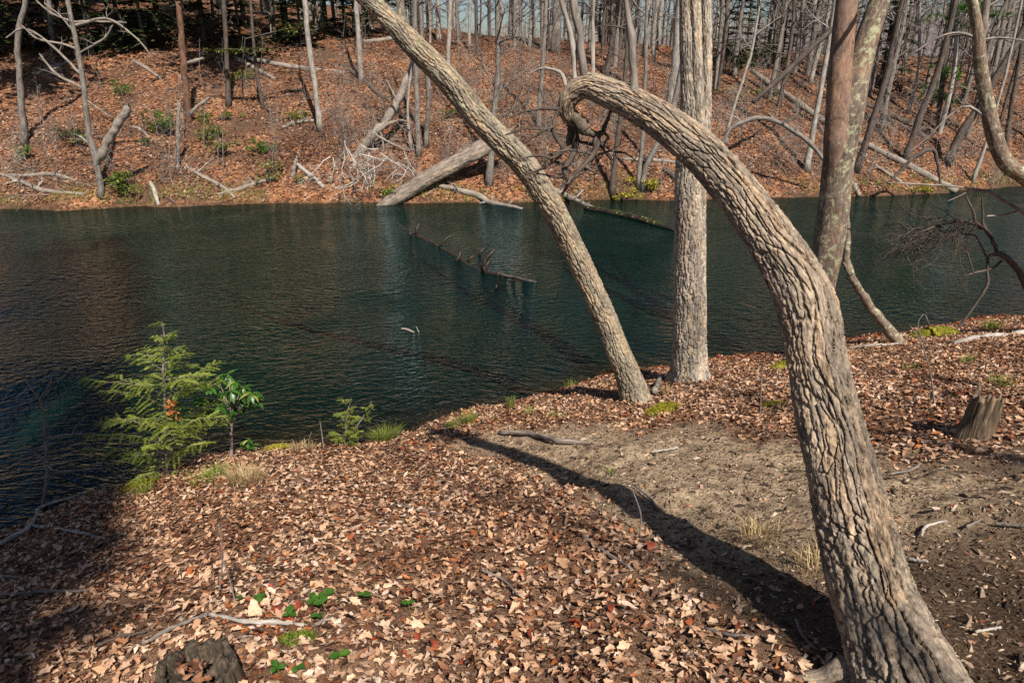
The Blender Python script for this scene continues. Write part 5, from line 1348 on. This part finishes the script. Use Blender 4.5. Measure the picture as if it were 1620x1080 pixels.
# ------------------------------------------------------------------ stumps
def stump(label, px, py, r, h, mat, seed, hollow=.5, lean=(0, 0)):
    b = hit(px, py); rg_ = np.random.default_rng(seed)
    root = thing("tree_stump", label, "stump", b)
    k, n = 64, 26
    th = np.arange(k) * 2 * np.pi / k; c, si = np.cos(th), np.sin(th)
    jag = h * (.78 + .5 * (fbm(c * 2.2, si * 2.2, 1.0, 3, seed) - .5) + .22 * (vnoise(c * 7, si * 7, 2., seed) - .5))
    rings = []
    for i in range(n):
        t = i / (n - 1); z_ = -.12 + (jag + .12) * t
        rr = r * (1 + .55 * np.exp(-np.maximum(z_, 0) / (.22 * h)) * (.5 + .5 * np.cos(4 * th + seed)) * .6) * (1 - .10 * t)
        rr = rr + r * .16 * (fbm(c * 2, si * 2, t * .6, 2, seed + 3) - .5) + r * .10 * (np.abs(vnoise(c * 7, si * 7, t * 1.2, seed + 5) * 2 - 1) - .5)
        rings.append(np.stack([rr * c + lean[0] * t * h, rr * si + lean[1] * t * h, z_ + 0 * c], -1))
    for f, dz in ((.80, -.02), (hollow + .12, -.25 * h), (hollow * .6, -.42 * h), (.02, -.45 * h)):
        q = rings[n - 1].copy(); ctr = np.array([lean[0] * h, lean[1] * h, 0]); q[:, :2] = ctr[:2] + (q[:, :2] - ctr[:2]) * f; q[:, 2] += dz + .05 * h * rg_.normal(0, 1, k) * .4
        rings.append(q)
    V = np.concatenate(rings) + b; m_ = len(rings)
    i = np.arange(m_ - 1)[:, None] * k; j = np.arange(k)[None]; j2 = (j + 1) % k
    Q_ = np.stack([i + j, i + j2, i + k + j2, i + k + j], -1).reshape(-1, 4)
    L = np.concatenate(rings)
    mb = MB(); mb.add(V, Q_, tc=L * [1, 1, 1]); mb.build("wood", M[mat], root)
    return root, b
stump("weathered jagged hollow stump on the leafy bank beyond the path", 1541, 688, .115, .42, 'stump_wood', 7, .55, (.06, 0))
sr, sb = stump("low dark mossy stump with white lichen in the near leaf litter", 322, 1106, .19, .29, 'stump_dark', 12, .75)
for i in range(26):
    V, Q_ = leaf_template(rg, 6, i % 3 > 0); R_ = rots(rg, 1, .5)[0]; a_, q_ = rg.uniform(0, 6.28), rg.uniform(0, .15)
    b_ = MB(); b_.add((V @ R_.T) * rg.uniform(.035, .06) + sb + [q_ * math.cos(a_), q_ * math.sin(a_) + .02, .185 + rg.uniform(0, .03)], Q_, rnd=rg.uniform(.0, .34)); b_.build('leaf', M['leaf'], sr)
def moss_patch(label, px, py, r, hgt, n=700, mat='moss', seed=1, ell=(1, .7), name="moss_patch", far=False):
    b = hit(px, py, far); rg_ = np.random.default_rng(seed)
    root = thing(name, label, "moss", b)
    k = 20; rr = np.linspace(0, 1, 8)
    th = np.arange(k) * 2 * np.pi / k
    V = []
    for q in rr:
        e = q * (1 + .3 * (fbm(np.cos(th) * 1.5, np.sin(th) * 1.5, seed * 1.7, 2, seed) - .5) * 2)
        x_, y_ = b[0] + r * ell[0] * e * np.cos(th), b[1] + r * ell[1] * e * np.sin(th)
        V.append(np.stack([x_, y_, H(x_, y_) + hgt * (1 - q ** 2) * (.6 + .8 * fbm(x_ * 14, y_ * 14, 0, 2, seed)) - .015 * q], -1))
    V = np.concatenate(V); i = np.arange(7)[:, None] * k; j = np.arange(k)[None]; j2 = (j + 1) % k
    mb = MB(); mb.add(V, np.stack([i + j, i + j2, i + k + j2, i + k + j], -1).reshape(-1, 4), rnd=np.clip(.35 + .3 * rg_.normal(0, 1, len(V)), 0, 1)); mb.build("cushion", M[mat], root)
    q = np.sqrt(rg_.uniform(0, 1, n)); a_ = rg_.uniform(0, 6.283, n)
    x_, y_ = b[0] + r * ell[0] * q * np.cos(a_), b[1] + r * ell[1] * q * np.sin(a_)
    A = np.stack([x_, y_, H(x_, y_) + hgt * (1 - q ** 2) * .9], -1)
    d = rg_.normal(0, .5, (n, 3)) + [0, 0, 1.]; d *= (rg_.uniform(.012, .035, n) / np.linalg.norm(d, axis=1))[:, None]
    s_ = np.cross(d, rg_.normal(0, 1, (n, 3))); s_ *= (.006 / np.linalg.norm(s_, axis=1))[:, None]
    mb = MB(); mb.add(np.stack([A - s_, A + s_, A + d], 1).reshape(-1, 3), None, np.arange(3 * n).reshape(-1, 3), rnd=np.repeat(rg_.uniform(0, 1, n), 3)); mb.build("foliage", M[mat], root, smooth=False)
for i, a in enumerate([("bright yellow-green moss cushion at the leaning tree's foot", 1046, 647, .24, .05, 1500), ("small yellow moss patch between the bent and straight trees", 1222, 641, .13, .03, 500), ("brown-green mossy hummock on the bank under the bare bush", 1478, 531, .42, .16, 1500), ("moss on the lip of the bank left of the seedlings", 440, 708, .22, .05, 800),
                       ("moss strip on the bank edge by the crooked sapling", 118, 792, .26, .05, 900), ("mossy bank edge below the hemlock sapling", 222, 768, .22, .05, 700), ("dull moss patch in the leaves beside the near stump", 470, 1012, .10, .03, 500), ("moss clump at the water's edge right of the straight tree", 1238, 580, .2, .10, 700)]):
    moss_patch(*a, seed=400 + i, mat='moss' if i not in (6,) else 'shrub')

# ------------------------------------------------------------------ grass tufts
def tuft(label, px, py, n, h, spread, mat, seed, out=.5):
    b = hit(px, py); rg_ = np.random.default_rng(seed)
    az = rg_.uniform(0, 6.283, n); q = np.sqrt(rg_.uniform(0, 1, n)) * spread
    A = np.stack([b[0] + q * np.cos(az), b[1] + q * np.sin(az), 0 * q], -1); A[:, 2] = H(A[:, 0], A[:, 1]) - .01
    hh = h * rg_.uniform(.5, 1.15, n); o = out * hh * rg_.uniform(.3, 1.2, n); a2 = az + rg_.normal(0, .6, n)
    d = np.stack([np.cos(a2), np.sin(a2), 0 * a2], -1); sd_ = np.stack([-np.sin(a2), np.cos(a2), 0 * a2], -1) * .0028
    m1 = A + d * (o * .35)[:, None] + np.stack([0 * o, 0 * o, hh * .65], -1); tp = A + d * o[:, None] + np.stack([0 * o, 0 * o, hh * .85], -1)
    V = np.stack([A - sd_, A + sd_, m1 + sd_ * .8, m1 - sd_ * .8, tp], 1).reshape(-1, 3)
    k = np.arange(n)[:, None] * 5
    mb = MB(); mb.add(V, k + np.array([[0, 1, 2, 3]]), k + np.array([[3, 2, 4]]), rnd=np.repeat(rg_.uniform(0, 1, n), 5))
    o_ = mb.build("grass_tuft", M[mat], smooth=False); tag(o_, label, "grass", "grass tufts along the near bank")
for i, a in enumerate([("rounded grass tuft on the bank edge beside the seedlings", 610, 696, 420, .20, .16, 'grass', .9), ("bright grass tuft at the lip of the bank above the path's end", 742, 668, 160, .17, .10, 'grass', .5), ("sparse grass at the water's edge left of the fallen stick", 716, 676, 110, .16, .10, 'grass', .5),
                       ("slim grass tuft at the shore left of the leaning tree", 809, 645, 90, .20, .05, 'grass', .4), ("grass tuft by the water near the leaning tree's shadow side", 903, 611, 110, .17, .09, 'grass', .5), ("dry straw-coloured tuft right of the hemlock sapling", 388, 762, 380, .20, .17, 'straw', .9),
                       ("mixed green grass under the hemlock sapling", 335, 758, 260, .16, .20, 'grass', .6), ("green sprout clump below the hemlock at the bank edge", 228, 780, 120, .14, .10, 'grass', .6), ("green grass tuft on the right bank under the bare bush", 1568, 522, 160, .22, .12, 'grass', .5), ("low green sprouts in leaves above the jagged stump", 1585, 608, 120, .13, .14, 'grass', .6),
                       ("low grass sprouts left of the jagged stump, in leaves", 1528, 575, 90, .16, .09, 'grass', .5), ("faint green sprouts in leaves behind the bent trunk", 1440, 584, 70, .10, .10, 'grass', .5), ("dry grass clump on the path left of the bent trunk", 1205, 850, 110, .14, .12, 'straw', .8), ("thin green sprouts near the fallen stick", 880, 660, 70, .10, .10, 'grass', .6), ("tiny grass sprig on the path's shaded strip", 966, 748, 40, .07, .05, 'grass', .6),
                       ("dry tuft at the foot of the straight tree's left side", 1052, 622, 70, .14, .06, 'straw', .6), ("straw tuft right beside the bent trunk's shaded foot", 1290, 900, 90, .13, .10, 'straw', .8), ("dry grass on the bank edge left of the seedlings", 480, 712, 150, .14, .14, 'straw', .7), ("short green grass right of the two seedlings", 840, 655, 70, .12, .10, 'grass', .6)]):
    tuft(*a[:7], 500 + i, a[7])

# low green seedlings in the litter
rg = np.random.default_rng(29)
LR = []
for k in range(4):
    V, Q_ = ell_leaf(1.0, .42, rg, .15); b_ = MB(); b_.add(V, Q_, rnd=.30 + .1 * k); LR.append(b_.mesh("leaf", M['laurel']))
where = ["behind the near stump", "left of the upright orange leaf", "at the pale twig's middle", "just above the pale twig's end", "by the pale twig's right end", "in the open litter right of the others", "farthest right among the litter", "below the moss patch", "near the frame's bottom edge", "lowest, beside the near stump", "highest of the cluster", "right of the near stump's top"]
for i, (px, py) in enumerate([(413, 955), (380, 953), (460, 982), (495, 957), (512, 965), (577, 951), (647, 966), (540, 1049), (472, 1066), (440, 1066), (517, 950), (505, 982)]):
    b = hit(px, py); r_ = thing("green_seedling", "small round-leaved green seedling " + where[i], "seedling", b, "green seedlings in the near litter")
    mb = MB(); mb.tube(np.array([b - [0, 0, .02], b + [.004, 0, .035], b + [0, 0, .06]]), [.0025, .002, .0015], 5); mb.build("stem", M['grass'], r_)
    for j in range(int(rg.integers(2, 5))):
        az = rg.uniform(0, 6.28); y_ = unit([math.cos(az), math.sin(az), rg.uniform(0, .5)]); x_ = unit(np.cross(y_, [0, 0, 1.])); z_ = np.cross(x_, y_)
        A = np.eye(4); A[:3, :3] = np.stack([x_, y_, z_], -1) * rg.uniform(.035, .06); A[:3, 3] = [0, 0, .055]
        o = bpy.data.objects.new("leaf", LR[j % 4]); o.matrix_world = Matrix(A.tolist()); COL.objects.link(o); o.parent = r_
# two leaves that stand out
for (px, py, L_, tn, tl, az) in ((993, 968, .10, .86, .15, 1.2), (405, 978, .13, .60, 1.0, .5), (1478, 815, .07, .85, .2, 2.0)):
    V, Q_ = leaf_template(np.random.default_rng(int(px)), 8, False); b_ = MB()
    Rz = np.array([[math.cos(az), -math.sin(az), 0], [math.sin(az), math.cos(az), 0], [0, 0, 1]]); Rx = np.array([[1, 0, 0], [0, math.cos(tl), -math.sin(tl)], [0, math.sin(tl), math.cos(tl)]])
    b_.add((V * [1, 1, .4]) @ (Rz @ Rx).T * L_ + hit(px, py) + [0, 0, .055], Q_, rnd=tn); o = b_.build("leaf", M['leaf']); o.parent = forest_floor

# ------------------------------------------------------------------ sticks on the near ground
def stick(label, rows, mat='twig', lift=.02, seed=1, name="fallen_twig", cat="twig"):
    out = []
    for px, py, w in rows:
        h_ = hit(px, py); r_ = .5 * w * project(h_)[2] / 1080
        out.append([h_[0], h_[1], h_[2] + r_ * .8 + lift, r_])
    rg_ = np.random.default_rng(seed); Q = spline(out, 16); Q[:, :3] += rg_.normal(0, .18, (16, 3)) * Q[:, 3:4]
    mb = MB(); mb.tube(Q[:, :3], Q[:, 3] * (1 + .1 * rg_.normal(0, 1, 16)), 7, cap=True)
    tag(mb.build(name, M[mat]), label, cat, "twigs on the near bank")
ST = [("grey stick lying at the path's lower end by the water", [(790, 688, 5), (838, 690, 7), (885, 703, 8), (928, 703, 6)], 'dead_wood'), ("thin curved stick in the bent tree's shadow", [(1003, 772, 3), (1026, 790, 4), (1040, 811, 3)], 'twig'), ("long thin twig in leaves left of the shadow", [(918, 848, 4), (945, 870, 5), (998, 904, 4)], 'twig'),
      ("pale twig resting on the near stump, pointing right", [(332, 977, 7), (380, 988, 8), (430, 991, 8), (482, 994, 6)], 'twig_bleached'), ("grey twig sloping down left from the near stump", [(227, 1023, 6), (280, 996, 7), (331, 976, 6)], 'twig'), ("short grey twig by the seedlings", [(500, 994, 5), (516, 986, 6), (532, 983, 4)], 'twig'), ("thin twig at the frame's left edge, upper", [(0, 914, 4), (36, 917, 3)], 'twig'),
      ("long thin twig at the frame's left edge, lower", [(0, 946, 5), (70, 941, 6), (142, 938, 4)], 'twig'), ("bleached branch lying on the bank edge below the crooked sapling", [(-20, 878, 7), (50, 836, 7), (66, 806, 6), (122, 788, 4)], 'twig_bleached'), ("forked pale twig branching right from the bleached branch", [(52, 836, 5), (100, 841, 5), (166, 855, 3)], 'twig_bleached'),
      ("curved pale twig on the dark path right of the bent trunk", [(1456, 853, 4), (1464, 838, 5), (1496, 829, 4)], 'twig_bleached'), ("short twig right of the curved pale twig", [(1526, 840, 5), (1550, 827, 4)], 'twig'), ("straight stick at the frame's right edge on the path", [(1572, 834, 5), (1622, 838, 5)], 'twig'), ("thin twig on the path above the curved one", [(1408, 754, 3), (1440, 748, 4), (1456, 737, 3)], 'twig'),
      ("short pale twig low on the right of the path", [(1541, 1006, 5), (1582, 998, 4)], 'twig_bleached'), ("pale twig across the sunny path", [(1030, 719, 3), (1072, 712, 4)], 'twig_bleached'), ("twig in the litter left of the bent tree's base", [(1114, 1000, 5), (1155, 1010, 6), (1196, 1013, 4)], 'twig'), ("thin twig low in shadow by the roots", [(1258, 985, 4), (1268, 1010, 4), (1290, 1032, 3)], 'twig'),
      ("pale chip-like twig on the dark path near the trunk", [(1436, 890, 5), (1466, 894, 4)], 'twig_bleached'), ("slim stick among the leaves left of the long thin twig", [(630, 800, 3), (665, 812, 3), (700, 815, 2)], 'twig'), ("twig in bright leaves near the middle of the bank", [(760, 905, 4), (800, 925, 4), (822, 950, 3)], 'twig'), ("short dark twig in the shaded leaves at lower left", [(156, 1026, 6), (195, 1012, 6), (232, 1003, 4)], 'bark_dark')]
for i, (lab, rows, mt) in enumerate(ST): stick(lab, rows, mt, seed=600 + i)
stick("pale barkless log lying along the right bank edge", [(1500, 545, 5), (1530, 541, 9), (1575, 535, 10), (1640, 530, 11)], 'twig_bleached', 0, 640, "fallen_log", "log")
stick("thin pale log beside the curved sapling's base", [(1340, 552, 4), (1380, 548, 5), (1425, 546, 5)], 'twig_bleached', 0, 641, "fallen_log", "log")
stick("short broken root stub between the leaning and straight trees", [(1036, 628, 9), (1040, 614, 8), (1046, 600, 5)], 'twig', .05, 642, "root_stub", "root")
# upright dry stalks
for i, (lab, rows) in enumerate([("upright pinkish stalk in the leaves left of the bent trunk", [(1203, 662, 2.5), (1204, 620, 2), (1207, 573, 1.5)]), ("thin leaning stalk in leaves right of the bent trunk", [(1479, 640, 3), (1472, 590, 2.5), (1458, 545, 2), (1440, 515, 1.5)]), ("curled dry stalk by the mossy hummock", [(1466, 552, 2), (1452, 515, 2), (1462, 497, 1.5), (1470, 512, 1)]),
                                ("bare upright stalk at the bank edge left of the seedlings", [(512, 710, 2.5), (509, 685, 2), (506, 665, 1.5)]), ("pair-less thin stalk at the bank edge further left", [(488, 712, 2), (489, 695, 1.5), (493, 683, 1)]), ("dry curved stalk standing in the litter by the shadow", [(1012, 850, 3), (1014, 815, 2.5), (1002, 778, 2)]),
                                ("thin reddish stalk in dim litter above the near stump", [(345, 940, 3), (352, 880, 2.5), (346, 830, 2)]), ("thin stalk in the litter right of the reddish one", [(372, 950, 3), (360, 905, 2), (342, 862, 2)])]):
    b = hit(rows[0][0], rows[0][1]); q = pxpath([(px, py, b[1], w) for px, py, w in rows]); q[0, 2] = b[2] - .02
    Q = spline(q, 14); mb = MB(); mb.tube(Q[:, :3], np.maximum(Q[:, 3], .0015), 5); tag(mb.build("dry_stalk", M['twig']), lab, "stalk", "dry stalks on the near bank")

# ------------------------------------------------------------------ unseen trees added behind the viewer to shade the near corners and the lake
rg = np.random.default_rng(90)
tr, cr = hemlock_mesh(rg, 20, 2.6, 30, 7, 9, .5, .55)
TP = (tr.mesh("trunk", M['bark_dark']), cr.mesh("crown", M['hemlock_dark'], smooth=False))
for lab, x_, y_, s_ in (("tall unseen hemlock added behind the viewer to shade the lower left leaves", .6, -7.8, .86), ("tall unseen hemlock added for shade, left of the one shading the leaves", -2.3, -6.2, 1.0), ("tall unseen hemlock added by the left shore to shade the lake, nearest the viewer", -4.2, -2.5, 1.25), ("tall unseen hemlock added to shade the dark end of the lake", -2.0, -4.6, 1.35), ("tall unseen hemlock added for shade, set back on the left bank", -6.4, -1.8, 1.3)):
    put("hemlock_tree", lab, "tree", None, TP, x_, y_, s_, x_)
for i, (x_, y_, k_) in enumerate([(6.6, -3.5, 0), (4.6, -6.0, 3), (8.5, -1.0, 5), (1.5, -9, 4)]):  # unseen bare trees, added to dapple the near ground with shade
    put("bare_tree", ["unseen bare tree added right of the path for dappled shade", "dark bare tree behind the viewer nearest the path", "pale bare tree beside the path out of frame", "unseen bare tree added straight behind the viewer for dappled shade"][i], "tree", None, WT[k_], x_, y_, 1.0, i * 1.3)
